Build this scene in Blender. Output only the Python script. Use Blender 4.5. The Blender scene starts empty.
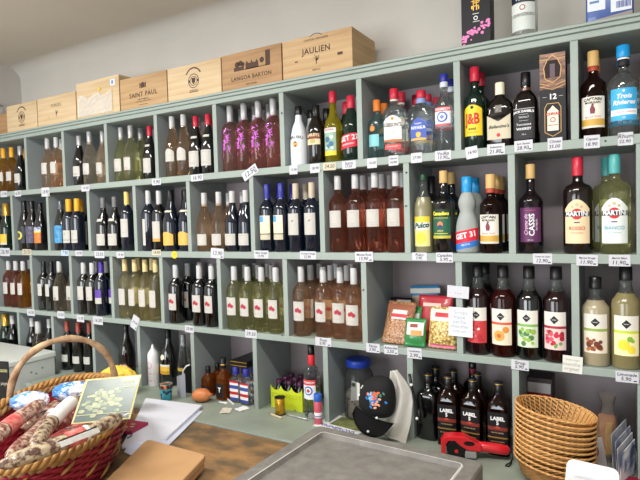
import bpy, bmesh, math, random
from mathutils import Vector, Matrix, Euler
random.seed(7)
PI = math.pi
C = bpy.context.scene.collection
scn = bpy.context.scene

# ------------------------------------------------------------------ camera
F_PX = 526.88
yaw, pitch, roll = [math.radians(a) for a in (30.169, -2.093, -1.605)]
CAM = Vector((0, -2.008, 1.76))
fw = Vector((-math.sin(yaw) * math.cos(pitch), math.cos(yaw) * math.cos(pitch), math.sin(pitch)))
rt = Vector((math.cos(yaw), math.sin(yaw), 0)); up = rt.cross(fw)
RT = rt * math.cos(roll) + up * math.sin(roll); UP = -rt * math.sin(roll) + up * math.cos(roll)
cd = bpy.data.cameras.new('camera'); cam = bpy.data.objects.new('camera', cd); C.objects.link(cam)
cam.matrix_world = Matrix(((RT.x, UP.x, -fw.x, CAM.x), (RT.y, UP.y, -fw.y, CAM.y), (RT.z, UP.z, -fw.z, CAM.z), (0, 0, 0, 1)))
cd.sensor_width = 36; cd.lens = F_PX / 640 * 36; cd.clip_start = .05
scn.camera = cam

def ray(u, v): return RT * ((u - 320) / F_PX) + UP * ((240 - v) / F_PX) + fw
def at(u, v, y=None, z=None, x=None):
    """point of the place seen at a pixel, on a plane of known depth or height"""
    d = ray(u, v)
    t = (y - CAM.y) / d.y if y is not None else ((z - CAM.z) / d.z if z is not None else (x - CAM.x) / d.x)
    return CAM + d * t

# ------------------------------------------------------------------ materials
def lin(c):
    return c / 12.92 if c <= .04045 else ((c + .055) / 1.055) ** 2.4
def hx(h, a=1):
    h = h.lstrip('#')
    return tuple(lin(int(h[i:i + 2], 16) / 255) for i in (0, 2, 4)) + (a,)
MAT = {}
def mat(name, col='#808080', rough=.5, metal=0, trans=0, ior=1.45, noise=0, nscale=12, bump=0, bscale=60, coat=0, stretch=(1, 1, 1), col2=None, spec=.5, alpha=1, detail=4, sharp=None):
    if name in MAT: return MAT[name]
    m = bpy.data.materials.new(name); m.use_nodes = True; MAT[name] = m
    nt = m.node_tree; b = nt.nodes['Principled BSDF']
    c = hx(col) if isinstance(col, str) else col
    b.inputs['Base Color'].default_value = c
    b.inputs['Roughness'].default_value = rough; b.inputs['Metallic'].default_value = metal
    b.inputs['Transmission Weight'].default_value = trans; b.inputs['IOR'].default_value = ior
    b.inputs['Coat Weight'].default_value = coat; b.inputs['Specular IOR Level'].default_value = spec
    b.inputs['Alpha'].default_value = alpha
    tc = nt.nodes.new('ShaderNodeTexCoord'); mp = nt.nodes.new('ShaderNodeMapping')
    mp.inputs['Scale'].default_value = stretch
    nt.links.new(tc.outputs['Object'], mp.inputs['Vector'])
    n = nt.nodes.new('ShaderNodeTexNoise'); n.inputs['Scale'].default_value = nscale; n.inputs['Detail'].default_value = detail
    nt.links.new(mp.outputs[0], n.inputs['Vector'])
    r = nt.nodes.new('ShaderNodeValToRGB')
    c2 = hx(col2) if col2 else tuple(x * (1 - (noise or .03)) for x in c[:3]) + (1,)
    r.color_ramp.elements[0].color = c2; r.color_ramp.elements[1].color = c
    lo, hi = sharp if sharp else (.3, .7)
    r.color_ramp.elements[0].position = lo; r.color_ramp.elements[1].position = hi
    nt.links.new(n.outputs['Fac'], r.inputs[0]); nt.links.new(r.outputs[0], b.inputs['Base Color'])
    if bump:
        n2 = nt.nodes.new('ShaderNodeTexNoise'); n2.inputs['Scale'].default_value = bscale
        nt.links.new(mp.outputs[0], n2.inputs['Vector'])
        bp = nt.nodes.new('ShaderNodeBump'); bp.inputs['Strength'].default_value = bump; bp.inputs['Distance'].default_value = .01
        nt.links.new(n2.outputs['Fac'], bp.inputs['Height']); nt.links.new(bp.outputs[0], b.inputs['Normal'])
    return m

def glass(name, col, rough=.02, tr=.9, ior=1.33, thru=.42):
    """tinted clear liquid: part refracted, part passing straight through"""
    if name in MAT: return MAT[name]
    m = mat(name, col, rough, trans=tr, ior=ior, noise=.02, spec=.7, coat=.3)
    nt = m.node_tree; b = nt.nodes['Principled BSDF']; out = nt.nodes['Material Output']
    t = nt.nodes.new('ShaderNodeBsdfTransparent'); t.inputs[0].default_value = hx(col)
    mx = nt.nodes.new('ShaderNodeMixShader'); mx.inputs[0].default_value = thru
    nt.links.new(b.outputs[0], mx.inputs[1]); nt.links.new(t.outputs[0], mx.inputs[2]); nt.links.new(mx.outputs[0], out.inputs['Surface'])
    return m

paint = mat('sage_paint', '#929e97', .5, noise=.08, nscale=5, bump=.06, bscale=40)
paint_in = mat('sage_paint_shaded', '#8e9799', .5, noise=.1, nscale=4, bump=.05)  # same sage paint, greyed in colour for the shaded divider sides
plaster = mat('plaster', '#c9c5bd', .9, noise=.07, nscale=3, bump=.15, bscale=25)
plaster_ceiling = mat('ceiling_plaster', '#cdc6b8', .95, noise=.06, nscale=2, bump=.1, bscale=20)
white = mat('white_paper', '#e9e9ea', .7, noise=.03)
cream = mat('cream_paper', '#c4bca4', .7, noise=.04)
labelw = mat('label_paper', '#bdbab3', .6, noise=.06, nscale=40)
ink = mat('black_ink', '#1d1c20', .6)
inkblue = mat('blue_ink', '#2b3d8c', .6)
BLK = mat('matt_black', '#0d0d0f', .35)
RED = mat('red_print', '#c5202c', .5)

COL = {}
def cm(h, rough=.5, **k):
    key = 'print_' + h.strip('#') + ('' if rough == .5 else '_%d' % int(rough * 100))
    return mat(key, h, rough, **k)

# ------------------------------------------------------------------ mesh helpers
def newmesh(name, bm, mats, smooth=False):
    me = bpy.data.meshes.new(name)
    bmesh.ops.recalc_face_normals(bm, faces=bm.faces)
    if smooth:
        for f in bm.faces: f.smooth = True
    bm.to_mesh(me); bm.free()
    for m in (mats if isinstance(mats, (list, tuple)) else [mats]): me.materials.append(m)
    return me
def link(name, me, parent=None, loc=None, rot=None):
    o = bpy.data.objects.new(name, me); C.objects.link(o)
    if parent: o.parent = parent
    if loc is not None: o.location = loc
    if rot is not None: o.rotation_euler = rot
    return o
def tag(o, label, cat, group=None):
    o['label'] = label; o['category'] = cat
    if group: o['group'] = group
    return o
def struct(o): o['kind'] = 'structure'; return o
def root(name, label, cat, loc=(0, 0, 0), rz=0, group=None, rot=None):
    o = link(name, None, None, loc, rot or (0, 0, rz)); o.empty_display_size = .02
    return tag(o, label, cat, group)
def box(bm, x0, x1, y0, y1, z0, z1, mi=0, bev=0):
    r = bmesh.ops.create_cube(bm, size=1)
    for v in r['verts']:
        v.co = Vector(((x0 + x1) / 2 + v.co.x * (x1 - x0), (y0 + y1) / 2 + v.co.y * (y1 - y0), (z0 + z1) / 2 + v.co.z * (z1 - z0)))
    fs = set(f for v in r['verts'] for f in v.link_faces)
    for f in fs: f.material_index = mi
    if bev:
        es = set(e for f in fs for e in f.edges)
        rr = bmesh.ops.bevel(bm, geom=list(es), offset=bev, segments=2, affect='EDGES', profile=.5)
        for f in rr['faces']: f.material_index = mi
def boxo(name, m, parent, x0, x1, y0, y1, z0, z1, bev=.001, loc=None, rot=None, smooth=False):
    bm = bmesh.new(); box(bm, x0, x1, y0, y1, z0, z1, 0, bev)
    return link(name, newmesh(name, bm, m, smooth), parent, loc, rot)
def tube(bm, pts, r, seg=10, closed=False, mi=0, squash=1, cap=True):
    pts = [Vector(p) for p in pts]; n = len(pts); rings = []
    prev = None
    for i, p in enumerate(pts):
        a = pts[(i - 1) % n] if (closed or i > 0) else p; b = pts[(i + 1) % n] if (closed or i < n - 1) else p
        t = (b - a).normalized()
        if prev is None:
            nrm = t.orthogonal().normalized()
            if abs(t.z) < .95: nrm = (Vector((0, 0, 1)) - t * t.z).normalized()
        else: nrm = (prev - t * prev.dot(t)).normalized()
        prev = nrm; bn = t.cross(nrm)
        rr = r[i] if isinstance(r, (list, tuple)) else r
        rings.append([bm.verts.new(p + nrm * math.cos(2 * PI * k / seg) * rr * squash + bn * math.sin(2 * PI * k / seg) * rr) for k in range(seg)])
    for i in range(n if closed else n - 1):
        A, B = rings[i], rings[(i + 1) % n]
        for k in range(seg):
            f = bm.faces.new((A[k], A[(k + 1) % seg], B[(k + 1) % seg], B[k])); f.material_index = mi
    if not closed and cap:
        for R_ in (rings[0], rings[-1]):
            try: bm.faces.new(R_).material_index = mi
            except Exception: pass
def srad(th, n):
    return 1 if n <= 2.01 else (abs(math.cos(th)) ** n + abs(math.sin(th)) ** n) ** (-1 / n)
def lathe(bm, prof, seg=20, sx=1, sy=1, mi=0, capends=True):
    """prof: (r, z[, n[, mi]]) ; n = superellipse exponent of the cross-section"""
    rings = []
    for p in prof:
        r, z = p[0], p[1]; n = p[2] if len(p) > 2 else 2
        k = 1 if n > 2.01 else 0
        fx, fy = (sx, sy) if (n > 2.01 or sx == sy) else (sx if r > .025 else 1, sy if r > .025 else 1)
        rings.append([bm.verts.new((r * fx * srad(a, n) * math.cos(a), r * fy * srad(a, n) * math.sin(a), z)) for a in [2 * PI * (i + .5) / seg for i in range(seg)]])
    for i in range(len(rings) - 1):
        m_ = prof[i][3] if len(prof[i]) > 3 else mi
        for k in range(seg):
            f = bm.faces.new((rings[i][k], rings[i][(k + 1) % seg], rings[i + 1][(k + 1) % seg], rings[i + 1][k])); f.material_index = m_; f.smooth = True
    if capends:
        f = bm.faces.new(rings[0][::-1]); f.material_index = prof[0][3] if len(prof[0]) > 3 else mi
        f = bm.faces.new(rings[-1]); f.material_index = prof[-1][3] if len(prof[-1]) > 3 else mi
def lm(name, prof, mats, **k):
    bm = bmesh.new(); lathe(bm, prof, **k)
    me = newmesh(name, bm, mats); return me

_txt = {}
def text_mesh(s, size, mname_mat, align='CENTER', shear=0, spacing=1, bold=0):
    key = (s, size, mname_mat.name, align, shear, spacing, bold)
    if key in _txt: return _txt[key]
    cu = bpy.data.curves.new('lettering', 'FONT'); cu.body = s; cu.size = size; cu.align_x = align; cu.align_y = 'CENTER'
    cu.resolution_u = 2; cu.shear = shear; cu.space_character = spacing; cu.offset = bold
    o = bpy.data.objects.new('t', cu); C.objects.link(o)
    dg = bpy.context.evaluated_depsgraph_get(); me = bpy.data.meshes.new_from_object(o.evaluated_get(dg))
    bpy.data.objects.remove(o); bpy.data.curves.remove(cu)
    me.materials.clear(); me.materials.append(mname_mat); me.name = 'lettering'
    _txt[key] = me; return me
def flat_text(s, size, m, parent, loc, rot=(PI / 2, 0, 0), **k):
    return link('lettering', text_mesh(s, size, m, **k), parent, loc, rot)

# ------------------------------------------------------------------ the room
XL, XR, YB, YF, ZC = -3.86, 1.6, .30, -4.2, 2.94
def slab(name, m, *a):
    return struct(boxo(name, m, None, *a, bev=0))
slab('floor', mat('floor_tiles', '#5f574f', .6, noise=.2, nscale=3), XL - .1, XR + .1, YF - .1, YB + .1, -.1, 0)
slab('ceiling', plaster_ceiling, XL - .1, XR + .1, YF - .1, YB + .1, ZC, ZC + .1)
slab('wall_back', plaster, XL - .1, XR + .1, YB, YB + .1, 0, ZC)
slab('wall_left', mat('wall_plaster_grey', '#c9c6c1', .9, noise=.05, nscale=3, bump=.1), XL - .1, XL, YF, YB, 0, ZC)
slab('wall_right', plaster, XR, XR + .1, YF, YB, 0, ZC)
# front wall with two shop windows
bm = bmesh.new()
wins = [(-3.6, -1.2, .8, 2.6), (-.2, 1.2, .9, 2.5)]
box(bm, XL, XR, YF - .1, YF, 0, .8); box(bm, XL, XR, YF - .1, YF, 2.6, ZC)
for a, b, c, d in ((XL, -3.6, .8, 2.6), (-1.2, -.2, .8, 2.6), (1.2, XR, .8, 2.6), (-.2, 1.2, .8, .9), (-.2, 1.2, 2.5, 2.6)): box(bm, a, b, YF - .1, YF, c, d)
struct(link('wall_front', newmesh('wall_front', bm, plaster)))
wf = mat('window_paint', '#d8d8d4', .5)
for i, (a, b, c, d) in enumerate(wins):
    w = struct(link('window_%d' % (i + 1), None))
    bm = bmesh.new()
    for q in ((a, a + .05, c, d), (b - .05, b, c, d), (a, b, c, c + .05), (a, b, d - .05, d), ((a + b) / 2 - .02, (a + b) / 2 + .02, c, d)):
        box(bm, q[0], q[1], YF - .08, YF - .03, q[2], q[3])
    link('window_frame', newmesh('window_frame', bm, wf), w)
# soft rounded cove where the wall meets the ceiling
bm = bmesh.new()
R_ = .10; ring0 = []
for k in range(9):
    a = PI / 2 * k / 8
    y = YB - R_ + R_ * math.cos(a); z = ZC - R_ + R_ * math.sin(a)
    ring0.append((bm.verts.new((XL, y, z)), bm.verts.new((XR, y, z))))
for k in range(8):
    f = bm.faces.new((ring0[k][0], ring0[k][1], ring0[k + 1][1], ring0[k + 1][0])); f.smooth = True
struct(link('trim_1', newmesh('trim_1', bm, plaster, True)))

# ------------------------------------------------------------------ shelving
TOPZ, TOPB = 2.396, 2.346
S = {1: 2.013, 2: 1.620, 3: 1.232, 4: .86}        # upper faces of the shelves
B = {1: 1.981, 2: 1.588, 3: 1.204}                # lower faces
XEND = .47; XST = XL + .005
DX = {1: [.234, -.161, -.562, -.972, -1.363, -1.761, -2.171, -2.573, -2.966, -3.355, -3.76],      # left edges of the dividers
      2: [.03, -.370, -.772, -1.166, -1.548, -1.955, -2.357, -2.753, -3.150, -3.542],
      3: [.234, -.165, -.568, -.971, -1.371, -1.768, -2.171, -2.572, -2.947, -3.355, -3.76],
      4: [.03, -.366, -.774, -1.169, -1.560, -1.964, -2.369, -2.76, -3.155, -3.531]}
TH = .024
sh = root('shelving_unit', 'built in sage grey pigeonhole shelving full of bottles along the wall', 'shelves', (0, 0, 0))
for s_ in (1, 2, 3):
    boxo('shelf_board', paint, sh, XST, XEND, -.003, .297, B[s_], S[s_], bev=.002)
# top board with a stepped moulding
bm = bmesh.new()
box(bm, XST, XEND, .02, .297, TOPB, TOPZ, 0, .002)
link('top_board', newmesh('top_board', bm, paint), sh)
bm = bmesh.new()
prof = [(.02, TOPB), (-.002, TOPB), (-.004, TOPB + .002), (-.004, TOPB + .020), (-.001, TOPB + .022), (-.010, TOPB + .025), (-.010, TOPB + .036), (-.007, TOPB + .038), (-.015, TOPB + .040), (-.015, TOPB + .048), (-.013, TOPZ), (.02, TOPZ)]
A_ = [bm.verts.new((XST, y, z)) for y, z in prof]; B_ = [bm.verts.new((XEND, y, z)) for y, z in prof]
for i in range(len(prof)): j = (i + 1) % len(prof); bm.faces.new((A_[i], A_[j], B_[j], B_[i]))
bm.faces.new(A_); bm.faces.new(B_[::-1])
link('cornice', newmesh('cornice', bm, paint), sh)
def divs(xs, z0, z1):
    for x in xs:
        if x < XST or x + TH > XEND: continue
        bm = bmesh.new(); box(bm, x, x + TH, 0, .296, z0, z1, 0)
        for f in bm.faces:
            f.material_index = 1 if abs(f.calc_center_median().x - (x + TH / 2)) > .005 else 0
        link('divider', newmesh('divider', bm, [paint, paint_in]), sh)
divs(DX[1], S[1] + .0005, TOPB); divs(DX[3], S[3] + .0005, B[2]); divs(DX[2], S[2] + .0005, B[1]); divs(DX[4], S[4] + .0005, B[3])
for x in (XST - .0, XEND - TH): boxo('side_panel', paint, sh, x, x + .004 if x < 0 else x + TH, .001, .296, .861, TOPB, bev=0)
boxo('back_panel', mat('back_mauve_shade', '#958b8e', .7, noise=.08, nscale=3), sh, XST + .005, XEND - .026, .2922, .2968, .8605, TOPB - .0005, bev=0)  # panel added to darken the bay backs, their shade is in its mauve
# small screw heads on the front
bm = bmesh.new()
for (u, v) in ((406.2, 172.5), (363.2, 290), (405.9, 206), (281.5, 113), (605.5, 141), (282, 335.5)):
    p = at(u, v, y=-.003); r = bmesh.ops.create_cone(bm, cap_ends=True, segments=10, radius1=.004, radius2=.003, depth=.002, matrix=Matrix.Translation(p) @ Matrix.Rotation(PI / 2, 4, 'X'))
link('screw', newmesh('screw', bm, mat('screw_metal', '#3a3436', .5, metal=.5)), sh)

# ledge in front of the lowest pigeonholes and its carcass
led = root('counter_ledge', 'sage painted counter ledge running along the foot of the bottle shelves', 'counter', (0, 0, 0))
boxo('ledge_top', mat('ledge_paint', '#97a295', .5, noise=.25, nscale=6, bump=.08), led, -3.04, XEND, -.235, .297, .825, .86, bev=.003)
boxo('front_panel', paint, led, -3.04, XEND, -.22, -.20, .0, .825)
boxo('lip', paint, led, -3.04, XEND, -.25, -.2355, .822, .862, bev=.003)
b2 = root('back_ledge', 'pale painted shelf base under the far left bottles', 'counter', (0, 0, 0))
boxo('ledge_top', paint, b2, XST, -3.045, 0, .297, .825, .86); boxo('front_panel', paint, b2, XST, -3.045, .02, .04, 0, .825)

# worn wooden worktop
wood = mat('worn_wood', '#a27c50', .55, col2='#665642', nscale=9, stretch=(1, 1.6, 1), detail=12, bump=.1, sharp=(.38, .66))
wt = root('worktop', 'worn brown wooden worktop with dark scuffed patches before the ledge', 'table', (0, 0, 0))
boxo('tabletop', wood, wt, -2.75, .6, -1.45, -.252, .815, .858, bev=.004)
for x in (-2.7, .5):
    for y in (-1.4, -.42): boxo('leg', mat('leg_wood', '#7a6145', .6), wt, x, x + .07, y, y + .07, 0, .815)

# ------------------------------------------------------------------ crates
pine = [mat('pine_%d' % i, c, .6, col2=c2, nscale=6, stretch=(.35, .35, 7), detail=6, bump=.04) for i, (c, c2) in enumerate((('#cdb693', '#b4966f'), ('#c09f76', '#9d7d55'), ('#c5a87f', '#a6855d'), ('#b48f66', '#8f6c48'), ('#d0bb98', '#b99d76')))]
brand = mat('burnt_ink', '#4c362a', .7)
def disc(bm, x, z, r, y=0, r2=0, seg=20, arc=(0, 2 * PI), sx=1):
    a0, a1 = arc; n = seg
    outer = [bm.verts.new((x + r * sx * math.cos(a0 + (a1 - a0) * i / n), y, z + r * math.sin(a0 + (a1 - a0) * i / n))) for i in range(n + 1)]
    if r2:
        inner = [bm.verts.new((x + r2 * sx * math.cos(a0 + (a1 - a0) * i / n), y, z + r2 * math.sin(a0 + (a1 - a0) * i / n))) for i in range(n + 1)]
        for i in range(n): bm.faces.new((outer[i], outer[i + 1], inner[i + 1], inner[i]))
    else: bm.faces.new(outer[:-1])
def rect(bm, x0, x1, z0, z1, y=0, mi=0):
    f = bm.faces.new([bm.verts.new((a, y, b)) for a, b in ((x0, z0), (x1, z0), (x1, z1), (x0, z1))]); f.material_index = mi
def poly(bm, pts, y=0, mi=0):
    f = bm.faces.new([bm.verts.new((a, y, b)) for a, b in pts]); f.material_index = mi
def crate(x0, x1, h, mi, label, art, depth=.235, y0=.0, name='wine_crate', rz=0):
    r = root(name, label, 'crate', ((x0 + x1) / 2, y0, TOPZ), rz, 'wooden wine crates on top of the shelves')
    w = (x1 - x0) / 2 - .0015; t = .009; m = pine[mi]
    bm = bmesh.new()
    bm.free()
    boxo('front_board', m, r, -w, w, 0, t, 0, h, .0008); boxo('back_board', m, r, -w, w, depth - t, depth, 0, h, .0008)
    boxo('side_board', m, r, -w + .0005, -w + t, t, depth - t, 0, h, .0006); boxo('side_board', m, r, w - t, w - .0005, t, depth - t, 0, h, .0006)
    boxo('lid', m, r, -w + .001, w - .001, .001, depth - .001, h - .007, h + .001)
    boxo('base', m, r, -w + t, w - t, t, depth - t, 0, .007)
    bm = bmesh.new()
    if art == 'emblem':
        disc(bm, 0, h * .5, .036, 0, .032); disc(bm, 0, h * .5, .024, 0, .021)
        poly(bm, [(-.013, h * .5 + .015), (.013, h * .5 + .015), (.012, h * .5 - .004), (0, h * .5 - .018), (-.012, h * .5 - .004)])
        disc(bm, -.029, h * .5, .007, 0); disc(bm, .029, h * .5, .007, 0)
        disc(bm, 0, h * .5 + .01, .058, 0, .051, arc=(.5, PI - .5))
        rect(bm, -.03, .03, h * .17, h * .19)
    elif art == 'plant' or art == 'jau':
        for k in range(6):
            a = PI * (.1 + .16 * k); rr = .016 + .006 * (k % 2)
            poly(bm, [(0, h * .36), (rr * math.cos(a) - .003, h * .38 + rr * math.sin(a)), (rr * 1.15 * math.cos(a), h * .38 + rr * 1.1 * math.sin(a)), (.003, h * .35)])
        rect(bm, -.002, .002, h * .27, h * .4)
        if art == 'plant':
            disc(bm, -.09, h * .2, .02, 0, .0185, arc=(.2, 1.6))
    elif art == 'chateau':
        zb = h * .62
        poly(bm, [(-.015, zb), (.015, zb), (.015, zb + .018), (.019, zb + .019), (0, zb + .032), (-.019, zb + .019), (-.015, zb + .018)])
        for s in (-1, 1):
            rect(bm, s * .021 - .0035, s * .021 + .0035, zb, zb + .02); poly(bm, [(s * .021 - .005, zb + .02), (s * .021 + .005, zb + .02), (s * .021, zb + .032)])
        rect(bm, -.06, .06, h * .2, h * .212); rect(bm, -.035, .035, h * .1, h * .112)
    elif art == 'estate':
        zb = h * .5
        rect(bm, -.1, .1, zb, zb + .004); rect(bm, .085, .112, zb, zb + .07); rect(bm, -.1, -.04, zb + .004, zb + .018)
        poly(bm, [(-.03, zb), (.045, zb), (.045, zb + .026), (.036, zb + .04), (.028, zb + .028), (.012, zb + .028), (.006, zb + .043), (0, zb + .028), (-.014, zb + .028), (-.022, zb + .04), (-.03, zb + .026)])
        for cx, cz, rr in ((-.08, .03, .014), (-.06, .034, .013), (-.045, .027, .01), (.065, .03, .013)): disc(bm, cx, zb + cz, rr)
    if art:
        if art != 'mark':
            if art in('jau',):
                disc(bm, 0, h * .75, .05, 0, .047, arc=(.9, PI - .9), seg=10); rect(bm, .105, .13, h * .38, h * .45); rect(bm, -.11, -.095, h * .4, h * .43)
        if len(bm.faces): link('stamp', newmesh('stamp', bm, brand), r, (0, -.0006, 0))
        else: bm.free()
    T = lambda s, size, x, z, **k: flat_text(s, size, brand, r, (x, -.0008, z), **k)
    if art == 'chateau': T('SAINT PAUL', .036, 0, h * .42, spacing=1.12, bold=.0006); T('HAUT MEDOC', .013, 0, h * .27)
    if art == 'estate': T('LANGOA BARTON', .026, 0, h * .29, spacing=1.1, bold=.0005); T('SAINT JULIEN', .011, 0, h * .1)
    if art == 'jau': T('JAULIEN', .036, 0, h * .62, spacing=1.1, bold=.0006); T('CHATEAU BRANAIRE', .013, 0, h * .9); T('MEDOC', .012, 0, h * .13)
    if art == 'plant': T('FORGES', .026, 0, h * .66, spacing=1.1)
    if art == 'emblem': T('CHATEAU', .013, 0, h * .22)
    return r
crate(-3.84, -3.545, .15, 3, 'darker wooden crate at the far left end of the row', 'mark', y0=.04)
crate(-3.535, -3.20, .172, 4, 'pale wooden crate with small round crest, left of the plant stamp crate', 'emblem')
crate(-3.195, -2.812, .172, 4, 'pale wooden crate stamped with a little plant under short lettering', 'plant')
cr = crate(-2.806, -2.43, .208, 4, 'tallest pale wooden crate, half wrapped in shiny plastic film', 'mark', y0=.0)
crate(-2.424, -2.062, .172, 1, 'wooden crate stamped with a small turreted house above large capitals', 'chateau')
crate(-2.058, -1.696, .170, 4, 'pale wooden crate with large lion crest, right of the turreted house crate', 'emblem')
crate(-1.692, -1.341, .172, 3, 'darker brown wooden crate stamped with a wide estate view', 'estate')
crate(-1.337, -.984, .172, 2, 'rightmost wooden crate of the row, its right side showing', 'jau')
# film, sticker and seal on the wrapped crate
bm = bmesh.new(); n = 14
gr = [[bm.verts.new((-.17 + .30 * i / n, -.004 - .004 * random.random(), .012 + (.11 + .012 * math.sin(i)) * j / 8)) for j in range(9)] for i in range(n + 1)]
for i in range(n):
    for j in range(8): bm.faces.new((gr[i][j], gr[i + 1][j], gr[i + 1][j + 1], gr[i][j + 1]))
link('plastic_film', newmesh('plastic_film', bm, mat('film', '#f4f1ea', .12, trans=.55, ior=1.1)), cr)
bm = bmesh.new(); rect(bm, .115, .155, .155, .19, -.0008); link('sticker', newmesh('sticker', bm, cm('#d5dbe2')), cr)
bm = bmesh.new(); rect(bm, .125, .142, .163, .183, -.0012); link('sticker_print', newmesh('sticker_print', bm, cm('#6b8fb0')), cr)
link('seal', lm('seal', [(.0, 0), (.011, .0005), (.011, .003), (.006, .004)], cm('#e0c44a'), seg=14), cr, (.02, -.001, .15), (PI / 2, 0, 0))

# ------------------------------------------------------------------ bottle kit
G = dict(
    dark=mat('dark_wine_glass', '#08090b', .1, spec=.6, coat=.6, noise=.02),
    darkblue=mat('dark_blue_glass', '#0a1322', .1, coat=.6, noise=.02),
    green=mat('dark_green_glass', '#10221a', .1, coat=.3, noise=.02),
    rose=glass('rose_wine', '#f8dfc4', tr=.96), rosedk=glass('deep_rose_wine', '#dd9f86', tr=.96), rosemag=glass('pink_rose_wine', '#f3d0c6', tr=.96),
    white=glass('white_wine', '#f5efcf', tr=.96), gold=glass('golden_wine', '#eabf58', tr=.95), pale=glass('pale_white_wine', '#f6ecda', tr=.96),
    greenish=glass('greenish_white_wine', '#f1f0cb', tr=.96),
    clear=glass('clear_spirit', '#eef3f3', tr=.98), clearteal=glass('teal_spirit', '#c3dedd', tr=.95), yellow=glass('yellow_liqueur', '#c9bd35', tr=.7),
    amber=glass('amber_spirit', '#7a3a14', tr=.8), amberdk=glass('dark_amber_spirit', '#2a1008', tr=.5), orange=glass('orange_spirit', '#c46f1c', tr=.8),
    malibu=mat('white_bottle', '#dfe3e8', .3, coat=.2), frosted=mat('frosted_glass', '#b9bfbc', .45, trans=.35, ior=1.3),
    lemon=mat('cloudy_lemon', '#7f7650', .2, coat=.4), lime=mat('cloudy_juice', '#85805f', .25, coat=.4), almond=mat('almond_syrup', '#a0957a', .25, coat=.4),
    redsyr=mat('red_syrup', '#1c0a0c', .12, coat=.3), peachsyr=glass('peach_syrup', '#4a1a16', tr=.5), neck=glass('clear_neck_glass', '#c8cfcd', tr=.9),
    martini=glass('bianco_vermouth', '#e6e8bc', tr=.93), cass=mat('cassis_liqueur', '#120a10', .12, coat=.3), brown=mat('brown_glass', '#0e0806', .1, coat=.5),
    martin_dk=mat('rosso_vermouth', '#160b0b', .12, coat=.3),
)
def bord(h=.30, R=.037, m=0):
    return [(R - .003, 0), (R, .005), (R, h * .62), (R * .97, h * .655), (R * .8, h * .70), (.0165, h * .76), (.0145, h * .80), (.0138, h - .001)]
def burg(h=.30, R=.0395):
    return [(R - .003, 0), (R, .005), (R, h * .47), (R * .93, h * .54), (R * .72, h * .63), (.019, h * .73), (.0148, h * .82), (.0140, h - .001)]
def flute(h=.325, R=.0375):
    return [(R - .003, 0), (R, .005), (R, h * .40), (R * .93, h * .5), (R * .72, h * .62), (.019, h * .74), (.0145, h * .84), (.0138, h - .001)]
def champ(h=.315, R=.043):
    return [(R - .004, 0), (R, .006), (R, h * .45), (R * .95, h * .52), (R * .75, h * .63), (.022, h * .74), (.0165, h * .84), (.016, h * .93), (.015, h - .004)]
def spirit(h=.30, R=.037, sh=.62, nk=.0145, n=2, nb=.72):
    return [(R - .003, 0, n), (R, .005, n), (R, h * sh, n), (R * .93, h * (sh + .035), n), (R * .7, h * (sh + .07), max(2, n * .7)), (nk + .002, h * (sh + .115)), (nk, h * (sh + .16)), (nk, h - .001)]

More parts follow.
